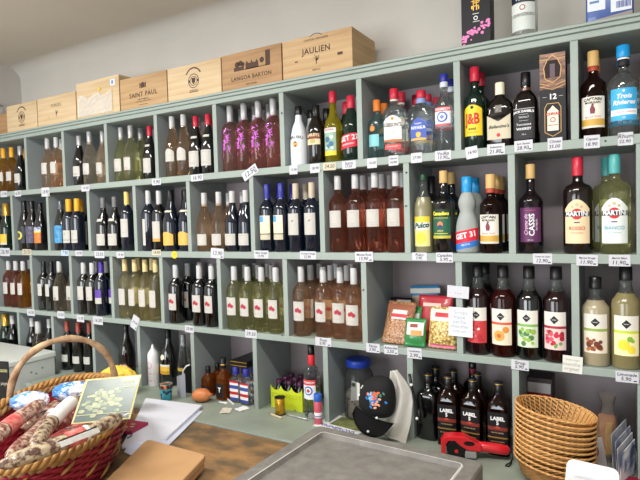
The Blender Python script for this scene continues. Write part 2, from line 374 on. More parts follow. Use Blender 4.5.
WIDER = {'vermouth_bottle': 1.16, 'beer_bottle': 1.0, 'syrup_bottle': 1.11, 'spirit_bottle': 1.0, 'whisky_bottle': 1.06, 'gin_bottle': 1.11}
class Kind:
    def __init__(s, desc, cat, name, prof, m, cap=None, sx=1, sy=1, flat=False, labels=(), texts=(), marks=(), lower=None, seg=20, extra=()):
        wid = WIDER.get(name, 1.06)
        prof = [(p[0] * (1 + (wid - 1) * min(1, max(0, (p[0] - .017) / .012))),) + tuple(p[1:]) for p in prof]
        labels = [dict(L, w=L['w'] * wid) for L in labels]
        s.desc, s.cat, s.name, s.flat, s.sx, s.sy, s.prof = desc, cat, name, flat, sx, sy, prof
        if lower:  # material change below a height: (z, material)
            mats = [G[m], G[lower[1]]]
            # add a ring exactly at that height
            pr = []
            for i, p in enumerate(prof):
                if pr and pr[-1][1] < lower[0] < p[1]:
                    a = pr[-1]; t = (lower[0] - a[1]) / (p[1] - a[1])
                    pr.append((a[0] + (p[0] - a[0]) * t, lower[0], a[2] if len(a) > 2 else 2, 0))
                pr.append((p[0], p[1], p[2] if len(p) > 2 else 2, 1 if p[1] < lower[0] else 0))
            bodyme = lm('glass_body', pr, mats, sx=sx, sy=sy, seg=seg)
        else: bodyme = lm('glass_body', prof, G[m] if isinstance(m, str) else m, sx=sx, sy=sy, seg=seg)
        s.parts = [('glass_body', bodyme, [])]
        if cap:  # list of (z0,z1,r,mat[,taper])
            for c in (cap if isinstance(cap, list) else [cap]):
                z0, z1, r, cmat = c[:4]; r2 = c[4] if len(c) > 4 else r * .97
                s.parts.append((c[5] if len(c) > 5 else 'cap', lm('cap', [(r * .99, z0), (r, z0 + .001), (r2, z1 - .0015), (r2 * .9, z1)], cmat, seg=16), []))
        for L in labels:
            me = s.label(**L)
            kids = []
            s.parts.append((L.get('part', 'label'), me, kids))
            for tx in texts:
                if tx.get('on', 'label') == L.get('part', 'label'): kids.append(('lettering', s.bend_text(tx)))
            for mk in marks:
                if mk.get('on', 'label') == L.get('part', 'label'): kids.append(('emblem', s.mark(mk)))
        if not labels:
            for tx in texts: s.parts.append(('lettering', s.bend_text(tx), []))
    def rad(s, z):
        pr = s.prof
        for a, b in zip(pr, pr[1:]):
            if a[1] <= z <= b[1]:
                t = (z - a[1]) / max(1e-9, b[1] - a[1]); return a[0] + (b[0] - a[0]) * t, (a[2] if len(a) > 2 else 2)
        return pr[-1][0], 2
    def pt(s, w, z, off):
        """w = distance round the body from the front line"""
        r, n = s.rad(z)
        if n > 2.01:
            # find the angle from the front at which x = w
            lo, hi = 0, PI / 2
            X = abs(w)
            for _ in range(24):
                m_ = (lo + hi) / 2; a = PI / 2 - m_
                if r * s.sx * srad(a, n) * math.cos(a) < X: lo = m_
                else: hi = m_
                if lo > 1.2: break
            a = PI / 2 - lo
            x = r * s.sx * srad(a, n) * math.cos(a); y = r * s.sy * srad(a, n) * math.sin(a)
            return Vector((math.copysign(x, w), -y - off, z))
        th = w / max(.012, r)
        return Vector(((r * s.sx + off) * math.sin(th), -(r * s.sy + off) * math.cos(th), z))
    def label(s, z0, z1, w, bands, arch=0, off=.0006, part=None, nx=12, slant=0):
        """bands: [(fraction_top, material)] from bottom to top"""
        bm = bmesh.new(); mats = [b[1] for b in bands]; prev = 0
        def zt(t, fr):
            top = z1 + arch * (math.cos(t * PI / 2) if arch > 0 else abs(t)) * (1 if arch > 0 else 1) * (1 if True else 0)
            if arch < 0: top = z1 + arch * (1 - abs(t))
            return z0 + (top - z0) * fr + slant * t
        for bi, (fr, _) in enumerate(bands):
            ny = max(1, int((fr - prev) * 6))
            vs = [[bm.verts.new(s.pt(t * w, zt(t, prev + (fr - prev) * j / ny), off)) for j in range(ny + 1)] for t in [-1 + 2 * i / nx for i in range(nx + 1)]]
            for i in range(nx):
                for j in range(ny):
                    f = bm.faces.new((vs[i][j], vs[i + 1][j], vs[i + 1][j + 1], vs[i][j + 1])); f.material_index = bi; f.smooth = True
            prev = fr
        return newmesh('label', bm, mats)
    def bend_text(s, tx):
        me = text_mesh(tx['s'], tx['size'], tx['m'], spacing=tx.get('sp', 1), shear=tx.get('shear', 0), bold=tx.get('bold', 0))
        rot = tx.get('rot', 0); c, sn = math.cos(rot), math.sin(rot); arc = tx.get('arc', 0); yf = tx.get('stretch', 1)
        bm = bmesh.new(); bm.from_mesh(me)
        for v in bm.verts:
            x, y = v.co.x, v.co.y * yf
            y += -arc * x * x
            x, y = x * c - y * sn, x * sn + y * c
            v.co = Vector((x + tx.get('x', 0), tx['z'] + y, 0))
        s.wrap(bm, .0013)
        return newmesh('lettering', bm, tx['m'])
    def wrap(s, bm, off, axis=(0, 1)):
        """cut a flat print into narrow strips and lay it on the curved surface"""
        if bm.verts:
            lo = min(v.co.x for v in bm.verts); hi = max(v.co.x for v in bm.verts); k = lo + .005
            while k < hi:
                bmesh.ops.bisect_plane(bm, geom=bm.verts[:] + bm.edges[:] + bm.faces[:], plane_co=(k, 0, 0), plane_no=(1, 0, 0)); k += .005
        for v in bm.verts: v.co = s.pt(v.co.x, v.co.y, off)
    def mark(s, mk):
        bm = bmesh.new()
        for sh in mk['polys']:
            bm.faces.new([bm.verts.new((x, z, 0)) for x, z in sh])
        s.wrap(bm, mk.get('off', .0010))
        return newmesh('emblem', bm, mk['m'])
def circ(x, z, r, n=14, ry=None): return [(x + r * math.cos(2 * PI * i / n), z + (ry or r) * math.sin(2 * PI * i / n)) for i in range(n)]
def diam(x, z, r): return [(x - r, z), (x, z - r), (x + r, z), (x, z + r)]

capsw = mat('cap_white', '#b9b9ba', .35); capgrey = mat('cap_silver_grey', '#a9a9ac', .35, metal=.3); capblk = mat('cap_black', '#131315', .3)
capyel = mat('cap_orange_yellow', '#e2a31f', .4); capred = mat('cap_red', '#b8233a', .35); capcream = mat('cap_cream', '#e4dcc0', .4)
capblue = mat('cap_blue', '#2b2f8a', .35); captan = mat('cap_tan', '#b9ac98', .4); cappurple = mat('cap_purple', '#4a2f96', .35)
capsky = mat('cap_sky_blue', '#1f8fcf', .3); capwood = mat('cap_cork_tan', '#c9a468', .5); capgreen = mat('cap_dark_green', '#17402c', .35)
caprust = mat('cap_rust_red', '#a04a38', .4); capteal = mat('cap_teal', '#4fa3a0', .35); caporange = mat('cap_orange', '#d9772b', .4); goldfoil = mat('gold_foil', '#c9a04a', .3, metal=.7)

K = {}
def wine(key, desc, prof, m, cap, lab, texts=(), marks=(), name='wine_bottle', capz=.78, capr=.0155, h=None, neck=None):
    h = prof[-1][1] + .001
    caps = (h * capz, h + .0015, capr, cap, capr * .96, 'capsule')
    labels = [lab] if lab else []
    if neck: labels.append(dict(z0=neck[0], z1=neck[1], w=neck[2], bands=[(1, neck[3])], part='neck_label'))
    K[key] = Kind(desc, 'bottle', name, prof, m, [caps], labels=labels, texts=texts, marks=marks)
def lb(z0, z1, w=.03, m=None, **k): return dict(z0=z0, z1=z1, w=w, bands=[(1, m or labelw)], **k)
def lines(zs, w=.014, x=0, t=.0012): return [[(x - w, z), (x + w, z), (x + w, z + t), (x - w, z + t)] for z in zs]
gi = cm('#8c8a88')
redmark = cm('#a8263c')
def mono(z): return [circ(-.007, z, .009, 10), circ(.010, z - .003, .009, 10), diam(.001, z + .006, .009)]

wine('gold', 'golden wine bottle, yellow capsule', bord(.30), 'gold', capyel, lb(.075, .135), marks=[dict(polys=lines((.125, .09)), m=gi)])
wine('t1rose', 'pale rosé bottle, white capsule', burg(.315, .038), 'rose', capsw, lb(.09, .16, .03), marks=[dict(polys=lines((.105, .15)), m=gi)], capz=.8)
wine('t1dark', 'dark wine bottle, grey capsule', burg(.30, .038), 'dark', capgrey, lb(.055, .115, .028), marks=[dict(polys=lines((.065, .071)), m=ink)], capz=.76)
wine('t1clear', 'pale blush bottle, grey capsule', burg(.315, .040), 'pale', capgrey, lb(.06, .125, .028), marks=[dict(polys=lines((.068, .073, .115)), m=ink)], capz=.76)
wine('t1white', 'pale white wine bottle, grey capsule', burg(.31, .040), 'greenish', capgrey, lb(.06, .13, .028), marks=[dict(polys=lines((.068, .073, .12)), m=redmark)], capz=.77)
wine('flute', 'slender rosé bottle, pointed white label', flute(.32), 'rose', capsw, lb(.08, .13, .03, arch=.018), marks=[dict(polys=lines((.11,), .01), m=gi)], capz=.80)
wine('redcap', 'dark bottle, red capsule and neck label', flute(.30, .0385), 'dark', capred, lb(.04, .12, .033), marks=[dict(polys=lines((.11, .06, .054)), m=gi)], capz=.78, neck=(.185, .197, .02, labelw))
mag = cm('#d668da', .4)
import itertools
scr = []
rs = random.Random(3)
for i in range(44):
    x = rs.uniform(-.019, .019); z = rs.gauss(.140, .030); L_ = rs.uniform(.005, .010); a = rs.uniform(0, PI)
    dx, dz = L_ * math.cos(a), L_ * math.sin(a); nx_, nz_ = -math.sin(a) * .0012, math.cos(a) * .0012
    scr.append([(x - dx - nx_, z - dz - nz_), (x + dx - nx_, z + dz - nz_), (x + dx + nx_, z + dz + nz_), (x - dx + nx_, z - dz + nz_)])
K['magenta'] = Kind('clear pink bottle, magenta scrollwork print', 'bottle', 'rose_bottle', bord(.325, .040), 'rosemag', [(.245, .3265, .0165, capgrey, .0155, 'capsule')])
K['magenta'].parts.append(('print', K['magenta'].mark(dict(polys=scr, m=mag)), []))
# top shelf spirits
K['coco'] = Kind('opaque white coconut rum bottle, black cap', 'bottle', 'rum_bottle', [(.036, 0), (.039, .005), (.039, .10), (.037, .13), (.028, .175), (.017, .205), (.0145, .23), (.014, .27)], 'malibu', [(.232, .272, .017, capblk)],
    labels=[dict(z0=.058, z1=.112, w=.022, bands=[(1, cm('#e9e4da'))])], texts=[dict(s='MALIBU', size=.020, z=.128, m=cm('#3a3a44'), arc=4, sp=1.1, bold=.0004)],
    marks=[dict(polys=[circ(0, .095, .013)], m=cm('#e2a552'), off=.001), dict(polys=[circ(.002, .088, .006), [(-.008, .1), (0, .114), (.009, .1)]], m=cm('#8a5a3a'), off=.0014)])
K['coco'].parts[2][2].insert(0, ('lettering', K['coco'].bend_text(dict(s='MALIBU', size=.021, z=.128, m=cm('#3a3a44'), arc=4, sp=1.1, bold=.0004)))) if not K['coco'].parts[2][2] else None
K['cream'] = Kind('dark cream liqueur bottle, oval scene label', 'bottle', 'liqueur_bottle', [(.036, 0), (.039, .005), (.039, .14), (.036, .17), (.026, .195), (.017, .215), (.015, .225), (.0145, .262)], 'brown', [(.215, .265, .017, capblk)],
    labels=[dict(z0=.085, z1=.135, w=.033, bands=[(.5, cm('#d9cba6')), (1, cm('#7a3b22'))])], texts=[dict(s='BAILEYS', size=.018, z=.128, m=cm('#e6d7ab'), arc=4, bold=.0004)], marks=[dict(polys=[circ(0, .1, .014, ry=.01)], m=cm('#b5a265'))])
K['yellow'] = Kind('tall yellow liqueur bottle, red capsule', 'bottle', 'liqueur_bottle', [(.034, 0), (.037, .004), (.037, .16), (.033, .185), (.021, .205), (.0155, .225), (.014, .31)], 'yellow', [(.262, .313, .0165, capred)],
    labels=[dict(z0=.03, z1=.15, w=.031, bands=[(.17, cm('#dcc63c')), (.84, cm('#8fb09a')), (1, cm('#e8dede'))])], texts=[dict(s='IZARRA', size=.013, z=.142, m=RED, bold=.0003)],
    marks=[dict(polys=[circ(-.008, .1, .013), circ(.01, .08, .012), circ(-.005, .07, .009)], m=cm('#3f6a8a')), dict(polys=[circ(.012, .11, .008), circ(-.014, .065, .006), circ(.014, .063, .006)], m=cm('#e6e8da'))])
wv = [(.036, 0), (.042, .006), (.043, .06), (.040, .10), (.036, .125), (.039, .145), (.036, .165), (.028, .185), (.026, .2), (.022, .215), (.0165, .228), (.0155, .28)]
K['get27'] = Kind('dark green mint liqueur bottle, red label', 'bottle', 'liqueur_bottle', wv, 'green', [(.228, .283, .0185, capred)],
    labels=[dict(z0=.055, z1=.115, w=.052, bands=[(1, cm('#d3263a'))], slant=.008)], texts=[dict(s='GET 27', size=.030, z=.096, m=white, rot=.15, bold=.0008), dict(s='PEPPERMINT', size=.011, z=.07, m=white, rot=.15)])
K['teal'] = Kind('small clear teal bottle, orange cap', 'bottle', 'gin_bottle', spirit(.245, .035, .62), 'clearteal', [(.2, .248, .016, caporange)],
    labels=[dict(z0=.05, z1=.10, w=.022, bands=[(1, cm('#7fbfc4'))])], marks=[dict(polys=[circ(-.004, .125, .012)], m=cm('#d9853c'))])
K['gin'] = Kind('clear gin bottle, red cap, cream label', 'bottle', 'gin_bottle', spirit(.277, .040, .66, n=5), 'clear', [(.236, .28, .0185, capred), (.228, .236, .0165, cm('#d9d2c8'), .0165, 'collar')], sx=1.0, sy=.72,
    labels=[dict(z0=.03, z1=.05, w=.03, bands=[(1, cm('#d94a4a'))], part='lower_label'), dict(z0=.06, z1=.145, w=.033, bands=[(.1, cm('#b96a3c')), (1, cm('#efeae2'))], arch=.022)],
    texts=[dict(s="GIBSON'S", size=.0175, z=.128, m=ink, bold=.0005, stretch=1.3), dict(s='Gin', size=.014, z=.1, m=ink), dict(s='LONDON DRY', size=.007, z=.041, m=white, on='lower_label')],
    marks=[dict(polys=[circ(0, .154, .007)], m=cm('#d9823c'))])
K['gin2'] = Kind('clear gin bottle, blue arched label', 'bottle', 'gin_bottle', spirit(.253, .042, .7, n=5), 'clear', [(.225, .256, .0195, capred), (.205, .225, .019, cm('#7f93c4'), .019, 'collar')], sx=1.0, sy=.72,
    labels=[dict(z0=.055, z1=.115, w=.03, bands=[(.12, cm('#c4a24c')), (1, cm('#3c56ad'))], arch=.03)],
    texts=[dict(s='NYAKA', size=.018, z=.105, m=white, bold=.0004), dict(s='FINEST', size=.01, z=.121, m=white)], marks=[dict(polys=[circ(0, .078, .011)], m=cm('#e0b23a'))])
K['vodka'] = Kind('clear vodka bottle, blue cap, round crest label', 'bottle', 'vodka_bottle', spirit(.305, .036, .62), 'clear', [(.277, .308, .0165, capblue), (.255, .277, .016, cm('#c3cad2'), .016, 'neck_label')],
    labels=[dict(z0=.10, z1=.175, w=.032, bands=[(.14, cm('#c0666a')), (.78, cm('#e8ecf0')), (1, cm('#cf3a3a'))])], texts=[dict(s='POLIAKOV', size=.013, z=.1665, m=white, bold=.0004)],
    marks=[dict(polys=[circ(0, .136, .021)], m=cm('#3b5aa6'), off=.0011), dict(polys=[circ(0, .136, .015)], m=cm('#dfe6ee'), off=.0016), dict(polys=[diam(0, .136, .010)], m=cm('#6f86b8'), off=.002)])
K['jb'] = Kind('green whisky bottle, yellow label, red cap', 'bottle', 'whisky_bottle', spirit(.31, .038, .6), 'green', [(.258, .313, .0185, capred)],
    labels=[dict(z0=.05, z1=.15, w=.036, bands=[(1, cm('#e9c92c'))], arch=.016)], texts=[dict(s='J&B', size=.037, z=.112, m=RED, bold=.0012, stretch=1.5, sp=1), dict(s='RARE', size=.012, z=.075, m=ink, bold=.0003)],
    marks=[dict(polys=[circ(0, .156, .006)], m=ink), dict(polys=lines((.062,), .02, t=.002), m=RED)])
K['square'] = Kind('squat dark whisky bottle, cream cap and label', 'bottle', 'whisky_bottle', [(.043, 0, 4), (.046, .004, 4), (.046, .14, 4), (.043, .16, 4), (.033, .175, 3), (.018, .186), (.016, .2), (.0155, .238)], 'brown', [(.196, .242, .0175, capcream)], sx=1, sy=.62,
    labels=[dict(z0=.03, z1=.12, w=.040, bands=[(1, cream)], arch=-.026)], texts=[dict(s="Ballantine's", size=.0165, z=.076, m=ink, shear=.4, bold=.0003)],
    marks=[dict(polys=[circ(0, .045, .007)], m=RED), ])
K['square'].parts.append(('embossed_crest', K['square'].mark(dict(polys=[[(-.012, .128), (.012, .128), (.012, .155), (-.012, .155)]], m=mat('crest_grey', '#7d7a70', .5, noise=.6, nscale=200, sharp=(.45, .5)))), []))
K['jd'] = Kind('square black whiskey bottle, black label', 'bottle', 'whiskey_bottle', [(.036, 0, 6), (.038, .004, 6), (.038, .155, 6), (.036, .168, 6), (.028, .185, 4), (.018, .198), (.0165, .21), (.0155, .262)], 'brown', [(.215, .265, .0175, capblk)],
    labels=[dict(z0=.02, z1=.13, w=.034, bands=[(.97, ink), (1, cm('#8d8d8d'))]), dict(z0=.196, z1=.208, w=.02, bands=[(1, cm('#5a3a26'))], part='neck_label')],
    texts=[dict(s="JACK DANIEL'S", size=.0105, z=.119, m=white, arc=3, bold=.0004), dict(s='Old No.7', size=.009, z=.098, m=white), dict(s='Tennessee', size=.012, z=.072, m=white), dict(s='WHISKEY', size=.012, z=.056, m=white, bold=.0003), dict(s='70 cl', size=.007, z=.036, m=white), dict(s='JD', size=.01, z=.202, m=white, on='neck_label')],
    marks=[dict(polys=lines((.0855, .108), .016, t=.0007), m=white)])
def rumk(h):
    return Kind('amber spiced rum bottle, tan cap, white label', 'bottle', 'rum_bottle', spirit(h, .0385, .6), 'amberdk', [(h - .05, h + .002, .0185, capwood), (h - .066, h - .05, .017, cm('#a8402c'), .017, 'collar')],
    labels=[dict(z0=.035, z1=.14, w=.038, bands=[(.07, cm('#d9d2c2')), (.28, cm('#c9a046')), (1, cm('#e4ded2'))])], texts=[dict(s='CAPTAIN', size=.0135, z=.131, m=ink, arc=3, x=0, bold=.0005), dict(s='MORGAN', size=.011, z=.119, m=ink, bold=.0004), dict(s='Spiced Gold', size=.010, z=.072, m=RED)],
    marks=[dict(polys=[[(-.007, .082), (.006, .082), (.008, .096), (.003, .108), (-.004, .110), (-.009, .098)], circ(0, .112, .004)], m=cm('#7a2f3a'))])
K['captain'] = rumk(.297); K['captain2'] = rumk(.285)
K['trois'] = Kind('clear rum bottle, bright blue cap and label', 'bottle', 'rum_bottle', spirit(.30, .044, .60), 'clear', [(.262, .303, .0215, capsky), (.256, .262, .0185, white, .0185, 'collar'), (.235, .256, .0175, ink, .0175, 'neck_label')],
    labels=[dict(z0=.05, z1=.155, w=.04, bands=[(.16, cm('#3aa8dc')), (.34, cm('#e6eef2')), (1, cm('#3aa8dc'))])], texts=[dict(s='Trois', size=.021, z=.128, m=white, shear=.25, bold=.0007), dict(s='Rivieres', size=.021, z=.108, m=white, shear=.25, bold=.0007), dict(s='RHUM BLANC AGRICOLE', size=.0065, z=.0765, m=RED), dict(s='50', size=.01, z=.058, m=white)],
    marks=[dict(polys=[circ(0, .146, .004)], m=white)])
# second shelf
K['cassis'] = Kind('dark blackcurrant liqueur bottle, purple label', 'bottle', 'liqueur_bottle', spirit(.31, .040, .58), 'cass', [(.262, .313, .0165, capwood)],
    labels=[dict(z0=.04, z1=.16, w=.038, bands=[(1, cm('#5a2a56'))])], texts=[dict(s='CASSIS', size=.026, z=.10, m=white, rot=PI / 2, x=.006, bold=.0005), dict(s='Creme de', size=.018, z=.1, m=cm('#e6c6dc'), rot=PI / 2, x=-.014, shear=.3), dict(s='DE DIJON', size=.009, z=.1, m=white, rot=PI / 2, x=.022), dict(s='20% vol', size=.006, z=.047, m=white)],
    marks=[dict(polys=lines((.15,), .02), m=cm('#c8506a'))])
mp = [(.038, 0), (.0415, .005), (.0415, .205), (.040, .216), (.034, .228), (.02, .237), (.0165, .245), (.0155, .32)]
def mart(key, desc, g, capm, word, wordm, labm):
    K[key] = Kind(desc, 'bottle', 'vermouth_bottle', mp, g, [(.262, .326, .0185, capm)],
        labels=[dict(z0=.035, z1=.15, w=.037, bands=[(1, labm)], arch=.032)], texts=[dict(s='MARTINI', size=.019, z=.1335, m=white, bold=.0007, stretch=1.15), dict(s=word, size=.0165, z=.085, m=wordm, bold=.0004), dict(s='THE ORIGINAL', size=.006, z=.07, m=wordm)],
        marks=[dict(polys=[circ(0, .133, .0185)], m=RED, off=.0007), dict(polys=[[(-.042, .125), (.042, .125), (.042, .141), (-.042, .141)]], m=ink, off=.0009), dict(polys=[circ(-.014, .157, .005), circ(0, .164, .006), circ(.014, .157, .005)], m=cm('#c9b090')), dict(polys=lines((.103,), .009, t=.004), m=cm('#3c3a6a'))])
mart('rosso', 'dark red vermouth bottle, cream arched label', 'martin_dk', capred, 'ROSSO', cm('#c4554a'), cm('#e6cfa8'))
mart('bianco', 'yellow vermouth bottle, teal cap, white label', 'martini', capteal, 'BIANCO', cm('#6aa6b4'), cm('#dfe6e2'))
K['pulco'] = Kind('cloudy lemon juice bottle, dark green cap', 'bottle', 'juice_bottle', [(.033, 0), (.036, .004), (.036, .17), (.033, .19), (.019, .235), (.0155, .25), (.0145, .302)], 'neck', [(.28, .304, .0165, capgreen)], lower=(.215, 'lime'),
    labels=[dict(z0=.025, z1=.14, w=.034, bands=[(.55, cm('#e6dc8c')), (.8, cm('#dfe4dc')), (1, cm('#e3c93a'))])], texts=[dict(s='Pulco', size=.028, z=.105, m=cm('#15453a'), shear=.3, bold=.0012, rot=.08)],
    marks=[dict(polys=[circ(-.002, .058, .02, ry=.024)], m=cm('#ecd545'))])
K['canadou'] = Kind('dark syrup bottle, green tropical label, tan cap', 'bottle', 'syrup_bottle', spirit(.31, .039, .60), 'dark', [(.265, .312, .0165, capwood)],
    labels=[dict(z0=.055, z1=.165, w=.037, bands=[(.1, cm('#b9b23c')), (.74, cm('#1f5a44')), (1, cm('#15301f'))])], texts=[dict(s='Canadou', size=.019, z=.149, m=cm('#e8e04a'), bold=.0009), dict(s='SUCRE DE CANNE', size=.0075, z=.132, m=cm('#d9d24a')), dict(s='SIROP', size=.01, z=.083, m=cm('#d9d27a'))],
    marks=[dict(polys=[circ(0, .108, .011)], m=cm('#e07a4a')), dict(polys=[circ(0, .100, .008)], m=cm('#223a6a'), off=.0014), dict(polys=lines((.072,), .03, t=.003), m=cm('#c9c24a'))])
K['get31'] = Kind('frosted white mint liqueur bottle, blue cap', 'bottle', 'liqueur_bottle', [(.038, 0), (.042, .006), (.043, .07), (.041, .10), (.036, .125), (.030, .142), (.026, .156), (.030, .17), (.032, .185), (.030, .2), (.024, .215), (.0185, .226), (.0165, .28)], 'frosted', [(.226, .284, .0205, capsky)],
    labels=[dict(z0=.018, z1=.085, w=.052, bands=[(.33, cm('#2f74c4')), (1, cm('#d3263a'))], slant=.010)], texts=[dict(s='GET 31', size=.028, z=.065, m=white, rot=.19, bold=.0009), dict(s='MENTHE', size=.009, z=.031, m=white, rot=.19)])
wine('deeprose', 'deep rosé bottle, white capsule and label', bord(.322, .0385), 'rosedk', capsw, lb(.105, .175, .029), marks=[dict(polys=lines((.165, .12, .113), .01), m=gi)], capz=.82)
wine('bluecap', 'dark bottle, blue capsule, cream label', bord(.308, .037), 'darkblue', capblue, dict(z0=.055, z1=.165, w=.028, bands=[(.22, cream), (.26, ink), (.72, cm('#e8dfb8')), (1, cm('#e8dfc8'))]), marks=[dict(polys=[[(-.026, .135), (-.002, .135), (-.002, .163), (-.026, .163)]], m=cm('#4f9ac4'))], capz=.78)
wine('tancap', 'dark bottle, tan capsule, plain white label', bord(.302, .037), 'darkblue', captan, lb(.075, .17, .028), marks=[dict(polys=[[(-.006, .133), (.004, .136), (.007, .142), (.001, .140)]], m=ink)], capz=.78)
wine('creamrose', 'rosé bottle, cream capsule, white label', burg(.288, .039), 'rose', capsw, lb(.03, .085, .035), marks=[dict(polys=lines((.075, .04)), m=gi)], capz=.77)
wine('creamdark', 'dark bottle, cream capsule, white label', burg(.288, .039), 'darkblue', capsw, lb(.03, .085, .035), marks=[dict(polys=lines((.075, .04)), m=gi)], capz=.77)
wine('sidelabel', 'dark bottle, white capsule, narrow side label', bord(.32, .038), 'darkblue', capsw, lb(.03, .17, .010), capz=.78)
wine('goldfoot', 'dark bottle, white label with gold foot', bord(.315, .038), 'dark', capsw, dict(z0=.05, z1=.155, w=.029, bands=[(.15, cm('#c89b3c')), (1, labelw)]), capz=.78)
wine('champyel', 'dark sparkling bottle, slanted gold label', champ(.317, .043), 'darkblue', mat('black_foil', '#1d1d1f', .35, metal=.5), dict(z0=.03, z1=.085, w=.040, bands=[(1, cm('#d9ac52'))], slant=.0, arch=.015), neck=(.2, .21, .026, cm('#c9c3b0')), capz=.72, capr=.0185)
wine('greycap', 'dark bottle, dark grey capsule, wide label', burg(.30, .041), 'dark', mat('cap_dark_grey', '#6a6a6c', .4), lb(.03, .095, .037), marks=[dict(polys=lines((.08, .045)), m=gi)], capz=.77, neck=(.165, .18, .022, labelw))
wine('yelwhite', 'blue tinted bottle, yellow capsule, tall label', bord(.323, .036), 'darkblue', mat('cap_pale_yellow', '#d8bd6a', .4), lb(.075, .175, .028), marks=[dict(polys=lines((.155, .1)), m=gi)], capz=.78)
def beer(key, desc, h, bands, cap, capr=.016, marks=()):
    K[key] = Kind(desc, 'bottle', 'beer_bottle', champ(h, .042), 'dark', [(h * .80, h, .0175, cap, .0165, 'foil')], labels=[dict(z0=.045, z1=.15, w=.042, bands=bands)], marks=marks)
beer('beerblue', 'dark beer bottle, sky blue sparkly label', .30, [(1, mat('speckled_blue', '#4fa4d0', .4, col2='#2a6a9c', nscale=60))], mat('foil_grey', '#5a6068', .3, metal=.4))
wine('beeryel', 'dark bottle, orange yellow cap, white label', bord(.305, .038), 'darkblue', capyel, dict(z0=.045, z1=.12, w=.033, bands=[(.2, labelw), (.26, gi), (1, labelw)]), capz=.76, capr=.0185, marks=[dict(polys=[circ(0, .1, .005)], m=gi)])
beer('beergreen', 'dark beer bottle, yellow green round label', .316, [(1, mat('beer_label_dark', '#2c2f38', .5, noise=.5, nscale=50))], capblk, marks=[dict(polys=[circ(0, .095, .028)], m=cm('#c9c45a')), dict(polys=[circ(0, .095, .016)], m=cm('#4a5030'), off=.0014)])
beer('beerblack', 'plain black beer bottle with violet print', .312, [(1, mat('beer_label_violet', '#2a2740', .5, col2='#6b6880', nscale=70))], capblk)
beer('beerorange', 'dark beer bottle, orange label with white band', .296, [(.62, mat('beer_label_orange', '#d98a2f', .5, col2='#b8602f', nscale=40)), (.7, cm('#d9cf4a')), (.95, mat('beer_label_white', '#d5d9e2', .5, col2='#4a5a88', nscale=70)), (1, ink)], capblk)
wine('goldchamp', 'green sparkling bottle, gold foil, yellow label', champ(.31, .043), 'green', goldfoil, dict(z0=.035, z1=.105, w=.04, bands=[(.2, cm('#c9c4b0')), (1, cm('#d9b73a'))]), capz=.55, capr=.024)
wine('winered', 'dark red bottle, pink label', bord(.30, .037), 'redsyr', capred, lb(.05, .13, .03, cm('#d9b7aa')))
# third shelf
def rioba(key, desc, g, fr, fr2, band, h=.328, lower=None, cap=capblk, R=.0405, neckm='neck'):
    pf = [(R - .003, 0), (R, .005), (R, h * .63), (R * .95, h * .665), (R * .75, h * .70), (.021, h * .76), (.0185, h * .82), (.0175, h - .002)]
    K[key] = Kind(desc, 'bottle', 'syrup_bottle', pf, neckm, [(h * .865, h, .0205, cap)], lower=lower or (h * .74, g),
        labels=[dict(z0=.045, z1=.175, w=.0365, bands=[(.56, fr), (.63, band), (1, cm('#dedad0'))])], texts=[dict(s='RIOBA', size=.0052, z=.148, m=white)],
        marks=[dict(polys=[diam(0, .148, .0145)], m=ink)] + fr2)
    return K[key]
def fruit(seed, cols, n=14, r=(.005, .010), z=(.052, .112)):
    rr = random.Random(seed); out = []
    for k, c in enumerate(cols):
        out.append(dict(polys=[circ(rr.uniform(-.027, .027), rr.uniform(z[0] + .004, z[1] - .004), rr.uniform(*r), 9) for _ in range(n // len(cols))], m=cm(c), off=.0009 + .0003 * k))
    return out
rioba('strawberry', 'dark syrup bottle, strawberry picture label', 'redsyr', cm('#c23a40'), fruit(1, ['#e2dcd0', '#b02a35', '#d96a6a']), cm('#c23a40'))
rioba('peach', 'reddish syrup bottle, peach picture label', 'peachsyr', cm('#e6d9c0'), [dict(polys=[circ(-.006, .078, .02)], m=cm('#e5a04a')), dict(polys=[circ(-.006, .078, .008)], m=cm('#c2602f'), off=.0014), dict(polys=[circ(.018, .1, .012)], m=cm('#d98a3a'))], cm('#d9573c'))
rioba('mint', 'dark syrup bottle, green mint leaf label', 'dark', cm('#cfdcc4'), fruit(3, ['#7fa873', '#4f7d4a', '#93b84a'], 18), cm('#7fae5c'))
rioba('berry', 'dark syrup bottle, red berry picture label', 'redsyr', cm('#e0c4c0'), fruit(5, ['#c52a45', '#6a9c4a', '#a31a32', '#d9506a'], 20), cm('#a32a3c'))
rioba('almondsyr', 'short cloudy almond syrup bottle, almond label', 'almond', cm('#e2d9c8'), fruit(7, ['#8a4a2a', '#b5713f', '#6a3520'], 18, z=(.05, .10)), cm('#8fa84a'), h=.295)
rioba('lemonsyr', 'tall cloudy lemon syrup bottle, lemon label', 'lemon', cm('#eee6b0'), [dict(polys=[circ(-.008, .08, .018), circ(.014, .066, .013)], m=cm('#ecd53a')), dict(polys=[circ(.01, .1, .009), circ(.018, .094, .006)], m=cm('#7fae3c'), off=.0014)], cm('#c4d23c'), h=.332)
wine('markrose', 'pale rosé bottle, white label with red monogram', bord(.306, .039), 'rose', capsw, lb(.07, .155, .0285), marks=[dict(polys=mono(.115), m=redmark), dict(polys=lines((.085, .145), .012, t=.001), m=gi)], capz=.78)
wine('markwhite', 'white wine bottle, red monogram label', bord(.30, .039), 'greenish', capsw, lb(.07, .155, .0285), marks=[dict(polys=mono(.115), m=redmark), dict(polys=lines((.085,), .012, t=.001), m=gi)], capz=.78)
wine('markdark', 'dark wine bottle, red monogram label', bord(.30, .039), 'dark', capsw, lb(.07, .155, .0285), marks=[dict(polys=mono(.115), m=redmark), dict(polys=lines((.085,), .012, t=.001), m=gi)], capz=.76)
